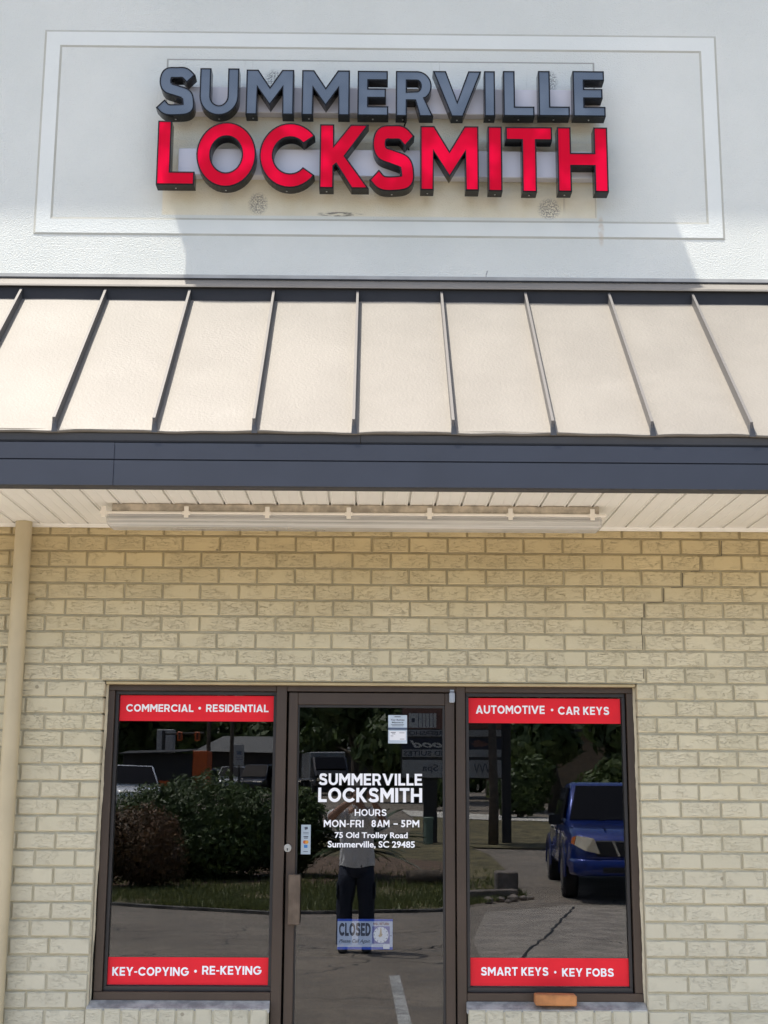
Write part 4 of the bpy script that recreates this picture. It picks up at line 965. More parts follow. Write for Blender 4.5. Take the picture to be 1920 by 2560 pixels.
b = MB(); b.tube([(0, 0, .13), (.3, .02, .14), (.85, .07, .13)], [.12, .13, .12], 14); o = b.build('log', M['bark'], smooth=True); o.location = wpt(.6, -16.2); tag(o, 'dark log lying on the mulch of the island', 'log')
b = MB(); b.tube([(0, 0, 0), (0, 0, .62)], .11, 16); b.tube([(0, 0, .61), (0, 0, .66), (0, 0, .68)], [.125, .125, .10], 16)
o = b.build('utility_pedestal', mat('green_pedestal', (.16, .22, .17), .6, var=.1)); smooth_angle(o); o.location = wpt(1.38, -26.5); tag(o, 'grey green cable pedestal standing on the verge', 'utility box')

# ---- pylon sign of neighbouring shops (faces the store)
py = thing('pylon_sign', 'dark two post pylon sign with stacked shop panels beside the drive', 'sign', (2.0, -27, g(-27)))
SX, SZ = 2.0, g(-27)
M['post'] = mat('dark_post', (.035, .032, .03), .6, var=.2); M['panel_grey'] = mat('grey_sign_panel', (.36, .36, .35), .5, var=.08); M['panel_dark'] = mat('dark_sign_panel', (.025, .03, .05), .5, var=.15)
M['panel_white'] = mat('white_sign_panel', (.60, .60, .58), .5, var=.05); M['script'] = mat('cream_script', (.62, .60, .55), .5); M['roof_dark'] = mat('panel_brown', (.20, .10, .075), .6)
for xx, w in ((1.33, .15), (-.35, .13)):
    b = MB(); b.box(xx-w*0-.08 if 0 else -xx+0-w/2, -xx+w/2, -.12, .0, -.1, 3.6, .01)
py.location.x = SX
for xw, w, zt in ((1.45, .17, 3.3), (3.36, .11, 4.1)):
    b = MB(); b.box(xw-w-SX, xw+w-SX, -.2, -.05, -.2, zt, .012); b.build('post', M['post'], py)
b = MB(); b.box(.735-SX, 3.27-SX, -.045, .0, 1.83-SZ, 3.60-SZ, .015); b.build('frame', M['post'], py)
def panel(z0, z1, m, name='panel'):
    b = MB(); b.box(.77-SX, 3.235-SX, -.004, .012, z0-SZ, z1-SZ, .004); return b.build(name, m, py)
panel(3.06, 3.56, M['roof_dark']); panel(2.875, 3.04, M['panel_grey']); panel(2.555, 2.82, M['panel_dark']); panel(2.36, 2.545, M['panel_grey']); panel(1.86, 2.285, M['panel_grey'])
def words(name, m, items):
    b = MB()
    for it in items:
        if it[0] == 'r': rectf(b, -(it[2])+SX, -(it[1])+SX, it[3]-SZ, it[4]-SZ, .016+it[5], -1, 0)
        elif it[0] == 'f': font_line(b, it[1], SX-it[3], SX-it[2], it[4]-SZ, it[5]-SZ, .016, it[6], -1, 0, it[7])
    return b.build(name, m, py, fixn=False)
# given in world x, the text starts at the larger x when read from the store
words('panel_picture', M['panel_white'], [('r', .92, 1.6, 3.09, 3.44, 0)])
words('picture_lines', M['ink'], [('r', x, x+.015, 3.1, 3.44, .003) for x in (1.15, 1.24, 1.33, 1.42, 1.51)]+[('r', .99, 1.07, 3.22, 3.32, .003)])
words('barber_lettering', M['ink'], [('f', 'BARBERSHOP', .82, 2.0, 2.90, 3.015, .02, 0)])
words('script_lettering', M['script'], [('f', 'ood', .95, 1.75, 2.59, 2.77, .03, .35), ('f', 'S', 2.93, 3.10, 2.58, 2.79, .03, .3)])
words('suites_lettering', M['ink'], [('f', 'AND SUITES', .80, 2.05, 2.39, 2.515, .02, 0)])
words('spa_lettering', M['ink'], [('f', 'e Spa', 1.25, 1.85, 1.97, 2.18, .01, 0), ('f', '\u0245\u0245\u0245\u0245' if False else 'VVVV', 2.55, 3.12, 1.96, 2.20, .005, 0)])
b = MB(); pts = [(SX-2.69-.24*math.cos(k*PI/8)*(.7+.3*math.cos(3*k)), 2.69-SZ+.11*math.sin(k*PI/8)*(.8+.2*math.cos(5*k))) for k in range(16)]
fill(b, [orient(pts, True)], [], .017, False, -1, 0); b.build('round_emblem', M['roof_dark'], py, fixn=False)

# ---- blue pickup
def rr_ring(x, w, zb, zt, r=.12, tw=None, n=3):
    """ring in the YZ plane at station x; w half width at the bottom, tw at the top"""
    tw = w if tw is None else tw; P = []
    for (cy, cz, a0) in ((w-r, zb+r, -90), (tw-r, zt-r, 0), (-(tw-r), zt-r, 90), (-(w-r), zb+r, 180)):
        for k in range(n+1): a = rad(a0+90*k/n); P.append((x, cy+r*math.cos(a), cz+r*math.sin(a)))
    return P
M['tyre'] = mat('tyre_rubber', (.015, .015, .016), .8); M['rim'] = mat('wheel_rim', (.35, .35, .36), .3, metal=.8)
M['carglass'] = mat('car_glass', (.004, .005, .008), .05, var=0, spec=.14); M['amber'] = mat('amber_lens', (.65, .16, .015), .2); M['lamp'] = mat('headlamp_lens', (.80, .70, .52), .12, var=.1, coat=.6)
M['blkplastic'] = mat('black_plastic', (.018, .018, .02), .55); M['chrome'] = mat('chrome', (.75, .75, .76), .12, metal=1, var=.02)
def paint(name, col, metal=.35): return mat(name, col, .3, metal=metal, var=.03, coat=.8)
def wheel(parent, x, y, r, w=.22):
    s = 1 if y > 0 else -1; b = MB()
    b.tube([(x, y-s*w, r), (x, y-s*w*.85, r), (x, y-s*w*.15, r), (x, y, r), (x, y, r)], [r*.9, r, r, r*.92, r*.62], 22)
    t = b.build('wheel', M['tyre'], parent); smooth_angle(t, 40)
    b = MB(); b.tube([(x, y+s*.002, r), (x, y+s*.012, r), (x, y-s*.02, r)], [r*.62, r*.58, r*.2], 18); b.build('rim', M['rim'], t); return t
tk = thing('pickup_truck', 'blue four door pickup truck parked on the drive, nose towards the shop', 'pickup', wpt(4.02, -16.1, -.06), rad(93.5))
BL = paint('blue_truck_paint', (.003, .026, .205))
b = MB(); b.smooth = True
st = [(-2.58, .80, .60, 1.10), (-2.5, .88, .52, 1.14), (-1.0, .92, .46, 1.14), (-.9, .925, .44, 1.15), (.95, .925, .44, 1.13), (1.15, .925, .46, 1.12), (1.8, .92, .48, 1.09), (2.2, .90, .46, 1.05), (2.42, .86, .44, .99), (2.56, .76, .46, .90), (2.60, .66, .52, .84)]
b.loft([rr_ring(x, w, zb_, zt, .10, w*.93) for x, w, zb_, zt in st])
cabst = [(-1.0, .86, 1.08, 1.20, .86), (-.86, .86, 1.08, 1.66, .70), (-.55, .86, 1.08, 1.76, .68), (.25, .86, 1.08, 1.77, .68), (.45, .86, 1.08, 1.72, .68), (1.12, .84, 1.06, 1.16, .80)]
b.loft([rr_ring(x, w, zb_, zt, .05, tw) for x, w, zb_, zt, tw in cabst])
for s in (-1, 1):      # flared arches
    for xc in (1.62, -1.58):
        P = []
        for k in range(13):
            a = PI*k/12; P.append((xc+.46*math.cos(a), .36+.46*math.sin(a)))
        for (x0, z0), (x1, z1) in zip(P, P[1:]):
            b.add([(x0, s*.90, z0), (x1, s*.90, z1), (x1, s*.955, z1), (x0, s*.955, z0), (xc+(x0-xc)*1.16, s*.92, .36+(z0-.36)*1.16), (xc+(x1-xc)*1.16, s*.92, .36+(z1-.36)*1.16)], [(0, 1, 2, 3), (3, 2, 5, 4)])
b.build('body', BL, tk, smooth=True)
b = MB(); b.add([(.50, .60, 1.70), (.50, -.60, 1.70), (1.10, -.76, 1.175), (1.10, .76, 1.175), (.52, .60, 1.715), (.52, -.60, 1.715), (1.125, -.76, 1.18), (1.125, .76, 1.18)], [(4, 5, 6, 7), (0, 3, 2, 1), (0, 4, 7, 3), (1, 2, 6, 5), (0, 1, 5, 4), (3, 7, 6, 2)]); b.build('windscreen', M['carglass'], tk)
for s in (-1, 1):
    for xa, xb, xc, xd in ((.02, .40, .92, .02), (-.72, -.06, -.06, -.72)):
        b = MB(); y0, y1 = s*.885, s*.728
        b.add([(xa, y1, 1.68), (xb, y1, 1.68), (xc, y0, 1.20), (xd, y0, 1.20)]+[(xa, y1-s*.03, 1.68), (xb, y1-s*.03, 1.68), (xc, y0-s*.03, 1.20), (xd, y0-s*.03, 1.20)], [(0, 1, 2, 3), (0, 4, 5, 1), (1, 5, 6, 2), (2, 6, 7, 3), (3, 7, 4, 0)]); b.build('side_window', M['carglass'], tk)
    for xa in (-.05, .75):
        b = MB(); b.box(xa-.55 if xa < 0 else xa-.62, xa-.38 if xa < 0 else xa-.45, s*.925-.012, s*.925+.012, 1.0, 1.03, .005); b.build('door_handle', M['blkplastic'], tk)
    b = MB(); b.loft([[(p[0]*.5+.86, s*(.98+p[1]), 1.17+p[2]) for p in rr_ring(0, .0001+.11*q, -.09*q, .09*q, .03*q) for p in [(p[0], p[1], p[2])]] for q in (.9,)]+[[(.93+0*p[0], s*(.98+p[1]), 1.17+p[2]) for p in rr_ring(0, .10, -.08, .08, .03)]]); b.box(.86, .92, min(s*.84, s*.92), max(s*.84, s*.92), 1.12, 1.15); b.build('mirror', M['blkplastic'], tk)
    # headlamp wraps round the corner
    def hl(a, z0, z1, yy0, yy1, xo): pass
    b = MB(); L_pts = [(2.45, s*.755, .965), (2.58, s*.52, .93), (2.615, s*.44, .71), (2.57, s*.64, .75), (2.47, s*.785, .83)]
    off = [(x+.055, y*1.03, z) for x, y, z in L_pts]; n = len(L_pts); b.add(L_pts+off, [(0, 1, 2, 3, 4)[::-1], tuple(range(n, 2*n))]+[(i, (i+1) % n, n+(i+1) % n, n+i) for i in range(n)])
    h = b.build('headlight', M['lamp'], tk)
    b = MB(); A_ = [(2.40, s*.815, .935), (2.452, s*.76, .962), (2.472, s*.79, .832), (2.42, s*.83, .86)]; off = [(x+.05, y*1.035, z) for x, y, z in A_]; b.add(A_+off, [(3, 2, 1, 0), (4, 5, 6, 7)]+[(i, (i+1) % 4, 4+(i+1) % 4, 4+i) for i in range(4)]); b.build('indicator', M['amber'], h)
    wheel(tk, 1.62, s*.93, .37); wheel(tk, -1.58, s*.93, .37)
b = MB(); b.box(2.56, 2.615, -.50, .50, .66, .90, .02); g_ = b.build('grille', M['blkplastic'], tk)
b = MB()
for x in (-.17, .17): b.add([(2.618, x-.02+.08*np.sign(x), .90), (2.618, x+.02+.08*np.sign(x), .90), (2.618, x+.02, .68), (2.618, x-.02, .68)], [(0, 1, 2, 3)])
b.build('grille_bar', M['chrome'], g_)
b = MB(); b.loft([rr_ring(2.40, .89, .40, .64, .06), rr_ring(2.60, .80, .40, .64, .06), rr_ring(2.68, .66, .43, .61, .05)]); b.build('bumper', BL, tk, smooth=True)
b = MB(); b.box(2.60, 2.685, -.42, .42, .44, .53, .01); b.build('lower_intake', M['blkplastic'], tk)
b = MB(); b.tube([(1.14, .3, 1.165), (1.03, -.32, 1.25)], .008, 6); b.tube([(1.14, -.35, 1.165), (1.03, -.7, 1.22)], .008, 6); b.build('wiper', M['blkplastic'], tk)
b = MB(); b.add([(1.2, .38, 1.132), (1.2, .40, 1.132), (2.3, .33, 1.058), (2.3, .30, 1.058)], [(0, 1, 2, 3)]); b.add([(1.2, -.38, 1.132), (1.2, -.40, 1.132), (2.3, -.33, 1.058), (2.3, -.30, 1.058)], [(0, 1, 2, 3)]); b.build('bonnet_crease', BL, tk)

# ---- far vehicles, simple but with glass, wheels and lamps
def vehicle(name, label, cat, x, y, rz, col, L=4.5, W_=1.8, H=1.65, hood=.30, rear=.05, group=None, belt=.95):
    t = thing(name, label, cat, wpt(x, y), rad(rz), group); p = paint(name+'_paint', col); w = W_/2; b = MB()
    h2 = L/2
    b.loft([rr_ring(-h2, w*.86, .42, belt*.92, .1), rr_ring(-h2+.12, w, .32, belt, .1, w*.96), rr_ring(h2-.9, w, .30, belt, .1, w*.95), rr_ring(h2-.15, w*.94, .32, belt*.84, .1), rr_ring(h2, w*.8, .40, belt*.72, .1)])
    xa, xb = -h2+rear*L, h2-hood*L
    b.loft([rr_ring(xa, w*.95, belt-.08, belt+.02, .05), rr_ring(xa+.25, w*.94, belt-.08, H-.06, .08, w*.8), rr_ring(xa+.5, w*.94, belt-.08, H, .08, w*.8), rr_ring(xb-.75, w*.94, belt-.08, H-.01, .08, w*.8), rr_ring(xb+.1, w*.92, belt-.08, belt+.03, .05, w*.9)])
    b.build('body', p, t, smooth=True)
    b = MB(); b.add([(xb-.70, w*.7, H-.06), (xb-.70, -w*.7, H-.06), (xb+.10, -w*.82, belt+.06), (xb+.10, w*.82, belt+.06)], [(0, 1, 2, 3)]); b.v = [(v[0]+.03, v[1], v[2]+.02) for v in b.v]; b.build('windscreen', M['carglass'], t)
    b = MB(); b.add([(xa+.2, w*.7, H-.1), (xa+.2, -w*.7, H-.1), (xa, -w*.82, belt+.1), (xa, w*.82, belt+.1)], [(3, 2, 1, 0)]); b.v = [(v[0]-.02, v[1], v[2]) for v in b.v]; b.build('rear_window', M['carglass'], t)
    for s in (-1, 1):
        b = MB(); b.add([(xa+.45, s*w*.825, H-.1), (xb-.75, s*w*.825, H-.1), (xb-.1, s*w*.955, belt+.05), (xa+.2, s*w*.955, belt+.05)], [(0, 1, 2, 3)]); b.build('side_window', M['carglass'], t)
        for xw in (-h2+.85, h2-.9): wheel(t, xw, s*w, .33)
        b = MB(); b.box(h2-.14, h2-.02, min(s*w*.5, s*w*.82), max(s*w*.5, s*w*.82), .62, .74, .02); b.build('headlight', M['lamp'], t)
        b = MB(); b.box(-h2-.01, -h2+.1, min(s*w*.6, s*w*.82), max(s*w*.6, s*w*.82), .72, .86, .02); b.build('tail_light', M['face_red'], t)
    return t
vehicle('van', 'white van parked beyond the hedge', 'van', -9.3, -46.5, 72, (.72, .73, .74), 4.9, 1.9, 1.72, .22, .02)
for i, (x, rz, c, H, lab) in enumerate(((-9.3, 150, (.03, .05, .12), 1.45, 'dark blue car parked leftmost by the dark building'), (-8.0, 95, (.42, .44, .47), 1.6, 'silver hatchback parked second in the row by the dark building'), (-6.55, 100, (.03, .03, .035), 1.75, 'black tall wagon parked third in the row by the dark building'), (-5.0, 80, (.05, .05, .055), 1.6, 'dark car at the right end of the row by the dark building'))):
    vehicle('parked_car', lab, 'car', x, -74+i*.4, rz, c, 4.3, 1.78, H, .22, .02, 'cars parked by the dark building')
# box truck with a lit lamp
bt = thing('box_truck', 'dark cab truck with pale box body on the road', 'truck', wpt(-2.55, -69.5), rad(80))
b = MB(); b.box(-2.6, .9, -1.0, 1.0, .75, 2.35, .05); b.build('box_body', paint('grey_box', (.30, .31, .32), 0), bt)
b = MB(); b.loft([rr_ring(.95, .95, .5, 2.1, .08), rr_ring(1.7, .95, .45, 2.05, .1), rr_ring(2.35, .92, .45, 1.35, .1), rr_ring(2.6, .85, .5, 1.05, .1)]); b.build('cab', paint('dark_cab', (.02, .02, .025)), bt)
b = MB(); b.add([(1.75, .8, 2.0), (1.75, -.8, 2.0), (2.38, -.84, 1.36), (2.38, .84, 1.36)], [(0, 1, 2, 3)]); b.v = [(v[0]+.03, v[1], v[2]+.03) for v in b.v]; b.build('windscreen', M['carglass'], bt)
for s in (-1, 1):
    b = MB(); b.box(2.56, 2.64, s*.68-.1, s*.68+.1, .72, .88, .02); b.build('headlight', M['lamp'], bt)
    for xw in (-1.7, 1.8): wheel(bt, xw, s*.95, .4)

# ---- dark food trailer with an orange end
ft = thing('food_trailer', 'long black food trailer with an orange end and orange hatch', 'trailer', wpt(-9.9, -60), 0)
OR_ = mat('orange_panel', (.55, .10, .012), .5, var=.1)
b = MB(); b.box(-2.0, 1.35, -1, 1, .5, 2.2, .03); b.build('body', M['blkplastic'], ft)
b = MB(); b.box(1.36, 2.02, -1.02, 1.02, .5, 2.34, .02); b.build('end_panel', OR_, ft)
b = MB(); b.add([(-2.1, 1.7, 2.1), (1.3, 1.7, 2.28), (1.3, -1.1, 2.45), (-2.1, -1.1, 2.3), (-2.1, 1.7, 2.14), (1.3, 1.7, 2.32), (1.3, -1.1, 2.49), (-2.1, -1.1, 2.34)], [(3, 2, 1, 0), (4, 5, 6, 7), (0, 1, 5, 4), (1, 2, 6, 5), (2, 3, 7, 6), (3, 0, 4, 7)]); b.build('awning', M['post'], ft)
b = MB(); b.box(-.75, .3, 1.0, 1.04, .62, .92, .01); b.build('hatch', OR_, ft)
for s in (-1, 1): wheel(ft, -.4, s*1.0, .36)
# ---- roof top box, lights, poles, board
gb = thing('grey_cabinet', 'grey box on a post behind the food trailer', 'cabinet', wpt(-12.2, -75)); b = MB(); b.box(-.5, .5, -.4, .4, 2.4, 3.75, .03); b.build('box', M['panel_grey'], gb); b = MB(); b.tube([(0, 0, 0), (0, 0, 2.42)], .12, 12); b.build('post', M['post'], gb)
tl = thing('traffic_light', 'orange traffic lights hanging from a mast arm over the road', 'traffic light', wpt(-11.6, -70)); b = MB(); b.tube([(0, 0, 0), (0, 0, 3.5)], .1, 10); b.tube([(0, 0, 3.3), (2.2, 0, 3.4)], .06, 8); b.build('mast', M['post'], tl)
for xx in (.9, 1.85):
    b = MB(); b.box(xx-.14, xx+.14, -.1, .1, 2.95, 3.45, .03); h_ = b.build('signal_head', OR_, tl)
    for k, zz in enumerate((3.08, 3.2, 3.32)):
        b = MB(); b.tube([(xx, .1, zz), (xx, .16, zz)], .055, 12); b.build('lamp', M['blkplastic'], h_)
for x, y, lab in ((-9.2, -70.5, 'thick dark utility pole left of the dark building'), (-8.0, -71.5, 'thin utility pole with wires in front of the dark building')):
    p_ = thing('utility_pole', lab, 'pole', wpt(x, y), group=None); b = MB(); b.tube([(0, 0, 0), (.05, 0, 9)], [.13, .09], 10); b.build('pole', M['bark'], p_)
    b = MB(); b.box(-.9, .9, -.05, .05, 6.9, 7.0); b.build('crossarm', M['bark'], p_)
bd = thing('board_sign', 'white board sign on two posts by the parked cars', 'sign', wpt(-6.95, -65)); b = MB(); b.box(-.27, .27, -.03, .03, 1.65, 2.75, .01); b.build('board', M['panel_grey'], bd); b = MB(); b.tube([(0, -.06, 0), (0, -.06, 2.6)], .05, 8); b.build('post', M['post'], bd)
b = MB(); rectf(b, -.15, .1, 2.2, 2.4, .034, -1, 0); rectf(b, -.2, .2, 2.05, 2.08, .034, -1, 0); rectf(b, -.2, .15, 1.95, 1.98, .034, -1, 0); b.build('print', M['navy'], bd, fixn=False)
# ---- dark gabled building, tan building
db = thing('gabled_building', 'long dark building with a low grey gable roof across the road', 'building', wpt(-8., -95)); M['darkwall'] = mat('dark_wall', (.05, .045, .042), .8, var=.2)
b = MB(); b.box(-4.2, 9, -3.5, 3.5, 0, 2.95); b.build('wall', M['darkwall'], db)
b = MB(); P = [(-4.7, 3.9, 2.9), (9.5, 3.9, 2.9), (9.5, -3.9, 2.9), (-4.7, -3.9, 2.9), (-3.0, 0, 4.15), (5.5, 0, 4.15)]; b.add(P, [(0, 1, 5, 4), (1, 2, 5), (2, 3, 4, 5), (3, 0, 4), (3, 2, 1, 0)]); b.build('roof', mat('grey_roof', (.13, .13, .128), .8, var=.15), db)
for x in (-1.8, .4, 1.7, 4.2): 
    b = MB(); b.box(x, x+.75, 3.5, 3.53, 1.1, 2.0); b.build('window', M['panel_grey'], db)
tb = thing('sided_building', 'tan building with lap siding behind the trees', 'building', wpt(9.5, -62)); b = MB()
for k in range(16): b.add([(-3.5, 2.03, k*.2), (5, 2.03, k*.2), (5, 2.0, k*.2+.2), (-3.5, 2.0, k*.2+.2), (-3.5, 2.0, k*.2), (5, 2.0, k*.2)], [(0, 1, 2, 3), (4, 5, 1, 0)])
b.box(-3.5, 5, -3, 1.99, 0, 3.2); b.build('wall', mat('tan_siding', (.26, .19, .12), .8, var=.12), tb)
b = MB(); b.box(-4, 5.5, -3.4, 2.5, 3.21, 3.4); b.build('roof', M['post'], tb)

# ---- trees
for i, (x, y, h, r, mm, n, lab) in enumerate((
    (-14, -84, 12, 5.5, 'leaf_mid', 6000, 'broad green tree at the far left behind the grey cabinet'), (-7, -106, 13, 6, 'leaf_dark', 6000, 'dark tree rising behind the gabled building'), (-1.0, -78, 10, 4.6, 'leaf_dark', 6000, 'dark tree behind the box truck'),
    (2.2, -58, 9, 3.8, 'leaf_dark', 6500, 'dark tree directly behind the pylon sign'), (7.2, -47, 8, 3.4, 'leaf_mid', 7000, 'light leaved tree behind the blue pickup'), (11, -44, 9, 4, 'leaf_dark', 6000, 'tall dark tree right of the blue pickup'), (4.6, -66, 11, 4.5, 'leaf_mid', 5000, 'green tree beside the tan building'), (-21, -80, 13, 6, 'leaf_dark', 5000, 'dark tree at the left edge of the car park'), (.5, -100, 14, 6, 'leaf_dark', 5000, 'tall tree at the far end of the road'))):
    tree('tree', lab, x, y, h, r, M[mm], n, .22 if i not in (4,) else .2, .2+.05*(i % 3), .30 if y > -60 else .42, i+3)
t = thing('bare_trunk', 'plain tree trunk standing between the sign posts', 'tree', wpt(2.98, -26.5)); b = MB(); b.tube([(0, 0, -.1), (.02, 0, 1.2), (-.03, 0, 3.6)], [.13, .115, .09], 10); b.build('trunk', M['bark'], t, smooth=True); leaves('crown', [(0, 0, 4.3, 1.2, 1.2, .8), (.5, .3, 4.6, .8, .8, .6)], 1500, .16, M['leaf_dark'], t)
# young shrubs at the edge of the verge and the far wood
for i, (x, y, sx) in enumerate(((5.2, -41.5, 2.0), (8.2, -41.2, 2.2), (3.0, -48.5, 1.7))):
    shrub('verge_shrub', ('leafy bush left of the pickup roof by the footpath', 'leafy bush above the pickup bonnet by the footpath', 'leafy bush behind the foot of the pylon sign')[i], (x, y), [(0, 0, .9, sx*.55, .7, .85), (.5, .2, 1.5, sx*.4, .6, .7)], 2600, .13, M['leaf_mid'] if i else M['leaf_dark'])
wd = leaves('woods', [(x, -118+5*math.sin(x), 4.5+g(-118)+2.2*math.sin(x*.7), 7, 4, 6.5+2*math.sin(x*1.3)) for x in range(-60, 66, 6)], 26000, .75, M['leaf_dark'], None, .2)
tag(wd, 'dark continuous wood closing the view behind the car park', 'woods', kind='stuff')

# ---- the photographer
sk = mat('skin', (.40, .23, .16), .55, var=.06)
def skin_mesh(name, V, E_, Rr, m, parent, sub=2):
    me = bpy.data.meshes.new(name); me.from_pydata(V, E_, []); o = bpy.data.objects.new(name, me); COL.objects.link(o)
    md = o.modifiers.new('s', 'SKIN'); md.use_smooth_shade = True
    sv = me.skin_vertices[0].data
    for i, r in enumerate(Rr): sv[i].radius = r if isinstance(r, tuple) else (r, r); sv[i].use_root = i == 0
    ms = o.modifiers.new('u', 'SUBSURF'); ms.levels = ms.render_levels = sub
    bpy.context.view_layer.update()
    ev = bpy.data.meshes.new_from_object(o.evaluated_get(bpy.context.evaluated_depsgraph_get()))
    bpy.data.objects.remove(o); ev.materials.clear(); ev.materials.append(m)
    for p in ev.polygons: p.use_smooth = True
    return ev
ph = thing('person', 'person in a loose off white polo shirt and dark trousers holding up a phone', 'person', (-.15, -7.5, -.06))
ORG = Vector(ph.location)
lo = lambda x, y, z: tuple(Vector((x, y, z))-ORG)
V = [lo(-.15, -7.52, .88), lo(-.15, -7.53, 1.06), lo(-.15, -7.52, 1.24), lo(-.14, -7.50, 1.365), lo(-.135, -7.475, 1.43),   # pelvis..neck
     lo(-.13, -7.455, 1.50), lo(-.13, -7.46, 1.57), lo(-.13, -7.475, 1.625),
     lo(-.305, -7.50, 1.335), lo(-.43, -7.30, 1.30), lo(-.30, -7.225, 1.415), lo(-.175, -7.175, 1.505),
     lo(.025, -7.50, 1.335), lo(.135, -7.31, 1.27), lo(.07, -7.235, 1.40), lo(.012, -7.175, 1.50),
     lo(-.245, -7.51, .80), lo(-.265, -7.50, .45), lo(-.28, -7.53, .03), lo(-.055, -7.51, .80), lo(-.045, -7.50, .45), lo(-.035, -7.53, .03),
     lo(-.285, -7.40, -.02), lo(-.03, -7.40, -.02), lo(-.148, -7.155, 1.535), lo(-.010, -7.155, 1.53)]
E_ = [(0, 1), (1, 2), (2, 3), (3, 4), (4, 5), (5, 6), (6, 7), (3, 8), (8, 9), (9, 10), (10, 11), (3, 12), (12, 13), (13, 14), (14, 15), (0, 16), (16, 17), (17, 18), (0, 19), (19, 20), (20, 21), (18, 22), (21, 23), (11, 24), (15, 25)]
Rr = [(.14, .10), (.14, .105), (.15, .11), (.10, .08), (.055, .055), (.068, .085), (.077, .095), (.06, .07), .058, .043, .040, .028, .058, .043, .040, .028, .085, .06, .045, .085, .06, .045, .035, .035, (.036, .02), (.036, .02)]
bm_ = skin_mesh('body', V, E_, Rr, sk, ph)
bmb = MB(); bmb.smooth = True
bmb.add([v.co[:] for v in bm_.vertices], [list(p.vertices) for p in bm_.polygons]); bpy.data.meshes.remove(bm_)
# fingers: four unequal and a thumb on each hand, curled round the edges of the phone
def fingers(hx, sgn):
    for k, (dz, ln) in enumerate(((.030, .072), (.012, .080), (-.006, .076), (-.022, .062))):
        z = 1.535+dz; x0 = hx+sgn*.008
        bmb.tube([lo(x0, -7.168, z), lo(x0-sgn*ln*.45*.6, -7.139-.004, z+.006), lo(x0-sgn*ln*.62, -7.143, z+.008), lo(x0-sgn*ln*.85, -7.146, z+.010)], [.0095, .0085, .008, .0055], 8)
    bmb.tube([lo(hx+sgn*.002, -7.18, 1.512), lo(hx-sgn*.022, -7.188, 1.53), lo(hx-sgn*.045, -7.172, 1.548), lo(hx-sgn*.052, -7.160, 1.556)], [.013, .011, .0095, .007], 8)
fingers(-.148, -1); fingers(-.012, 1)
# nose, ears, lips
bmb.loft([[lo(-.13+.016*w*math.cos(a), -7.368-.0+d, 1.535+zc+.012*w*math.sin(a)) for a in [k*PI/4 for k in range(8)]] for w, d, zc in ((.5, .0, .04), (1., .012, .005), (1.15, .006, -.012), (.6, -.01, -.02))])
for s in (-1, 1): bmb.loft([[lo(-.13+s*(.074+d), -7.47+.02*w*math.cos(a), 1.54+.033*w*math.sin(a)) for a in [k*PI/4 for k in range(8)]] for w, d in ((.7, 0), (1., .012), (.5, .016))])
bmb.loft([[lo(-.13+.024*w*math.cos(a), -7.378+d, 1.487+.007*w*math.sin(a)) for a in [k*PI/4 for k in range(8)]] for w, d in ((1., 0), (.8, .008), (.1, .009))])
body = bmb.build('body', sk, ph, smooth=True)
for s in (-1, 1):
    b = MB(); b.tube([lo(-.13+s*.031, -7.375, 1.552), lo(-.13+s*.031, -7.366, 1.552)], [.012, .006], 10); b.build('eye', M['ink'], body)
b = MB(); b.smooth = True
b.loft([[lo(-.13+rx*math.cos(a), -7.485+oy+ry*math.sin(a), z) for a in [k*PI/8 for k in range(16)]] for rx, ry, z, oy in ((.078, .075, 1.53, -.02), (.088, .098, 1.58, -.005), (.085, .10, 1.62, 0.), (.065, .08, 1.652, 0), (.025, .03, 1.668, 0))])
b.build('hair', mat('dark_hair', (.03, .022, .016), .6), ph)
cloth = NT('off_white_cloth'); fold = cloth.noise(9, 3, .5, cloth.mapped((1, 1, .45)), 1.2)
SH = cloth.fin(cloth.mix(cloth.ss(fold, .3, .7), (.80, .78, .76), (.86, .84, .82)), .85, cloth.bump(fold, 1., .09))
b = MB(); b.smooth = True
b.loft([[lo(-.148+ox+rx*math.cos(a)*(1+.03*math.sin(5*a+z*9)), -7.52+ry*math.sin(a)*(1+.05*math.sin(4*a+z*7)), z+.012*math.sin(3*a)*(z < .85)) for a in [k*PI/14 for k in range(28)]] for rx, ry, z, ox in
        ((.188, .138, .80, 0), (.186, .136, .85, 0), (.178, .13, 1.0, 0), (.180, .132, 1.15, 0), (.192, .135, 1.27, 0), (.185, .118, 1.345, 0), (.125, .09, 1.395, .006), (.066, .066, 1.425, .012))], cap=False)
for P in ((lo(-.27, -7.50, 1.335), lo(-.345, -7.42, 1.318), lo(-.395, -7.345, 1.308)), (lo(-.02, -7.50, 1.335), lo(.06, -7.42, 1.305), lo(.105, -7.35, 1.285))): b.tube(P, [.085, .084, .082], 14)
b.tube([lo(-.137, -7.485, 1.405), lo(-.134, -7.475, 1.445)], [.072, .066], 14, False)
b.build('shirt', SH, ph)
tr = NT('navy_trouser_cloth'); fd = tr.noise(11, 3, .5, tr.mapped((1, 1, .4)), 1.)
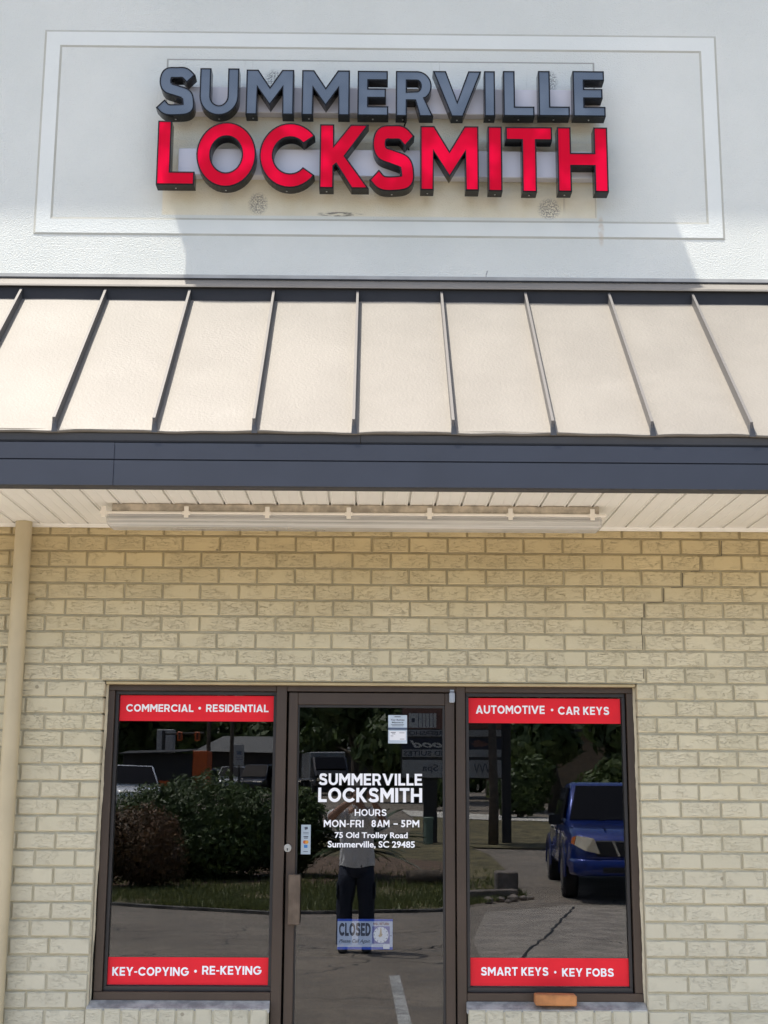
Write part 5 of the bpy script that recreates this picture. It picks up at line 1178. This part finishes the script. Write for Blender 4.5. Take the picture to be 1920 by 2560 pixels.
TRM = tr.fin(tr.mix(tr.ss(fd, .3, .7), (.018, .023, .042), (.032, .038, .06)), .85, tr.bump(fd, .8, .04))
b = MB(); b.smooth = True
b.loft([[lo(-.15+rx*math.cos(a), -7.515+ry*math.sin(a), z) for a in [k*PI/10 for k in range(20)]] for rx, ry, z in ((.172, .122, .90), (.178, .128, .80), (.17, .12, .72), (.10, .09, .685))])
for s, xk in ((-1, -.27), (1, -.04)):
    xh = -.15+s*.092
    b.loft([[lo(x+r*math.cos(a)*(1+.04*math.sin(3*a+z*25)), -7.51+r*1.05*math.sin(a), z) for a in [k*PI/8 for k in range(16)]] for x, r, z in ((xh, .088, .80), (xh, .098, .66), (xh*.5+xk*.5, .092, .52), (xk, .084, .42), (xk, .082, .25), (xk-.003, .084, .10), (xk-.003, .082, .035), (xk-.003, .085, .02))])
    b.box(*sorted((lo(xh+s*.095, 0, 0)[0], lo(xh+s*.112, 0, 0)[0])), lo(0, -7.57, 0)[1], lo(0, -7.44, 0)[1], lo(0, 0, .48)[2], lo(0, 0, .64)[2], .012)
b.build('trousers', TRM, ph)
for xk in (-.283, -.037):
    b = MB(); b.smooth = True
    b.loft([[lo(xk+w*math.cos(a)*(1 if math.sin(a) < 0 else 1), y, -.058+h*.5*(1+math.sin(a))) for a in [k*PI/6 for k in range(12)]] for y, w, h in ((-7.60, .03, .05), (-7.575, .045, .09), (-7.50, .05, .10), (-7.42, .052, .075), (-7.36, .048, .055), (-7.325, .025, .035))])
    b.build('shoe', M['blkplastic'], ph)
fo = MB(); fo.box(-.0375, .0375, -.004, .004, -.077, .077, .003); fo = fo.build('phone', mat('dark_phone', (.03, .05, .05), .25, coat=.4)); fo.location = (-.081, -7.134, 1.567); fo.rotation_euler = (rad(-11), 0, 0)
tag(fo, 'dark phone held upright in both hands before the face', 'phone')
b = MB(); b.box(-.031, -.003, .0042, .006, .038, .070, .001); b.tube([(-.024, .006, .063), (-.024, .0075, .063)], .007, 12); b.tube([(-.024, .006, .046), (-.024, .0075, .046)], .007, 12); b.build('camera_bump', M['blkplastic'], fo)
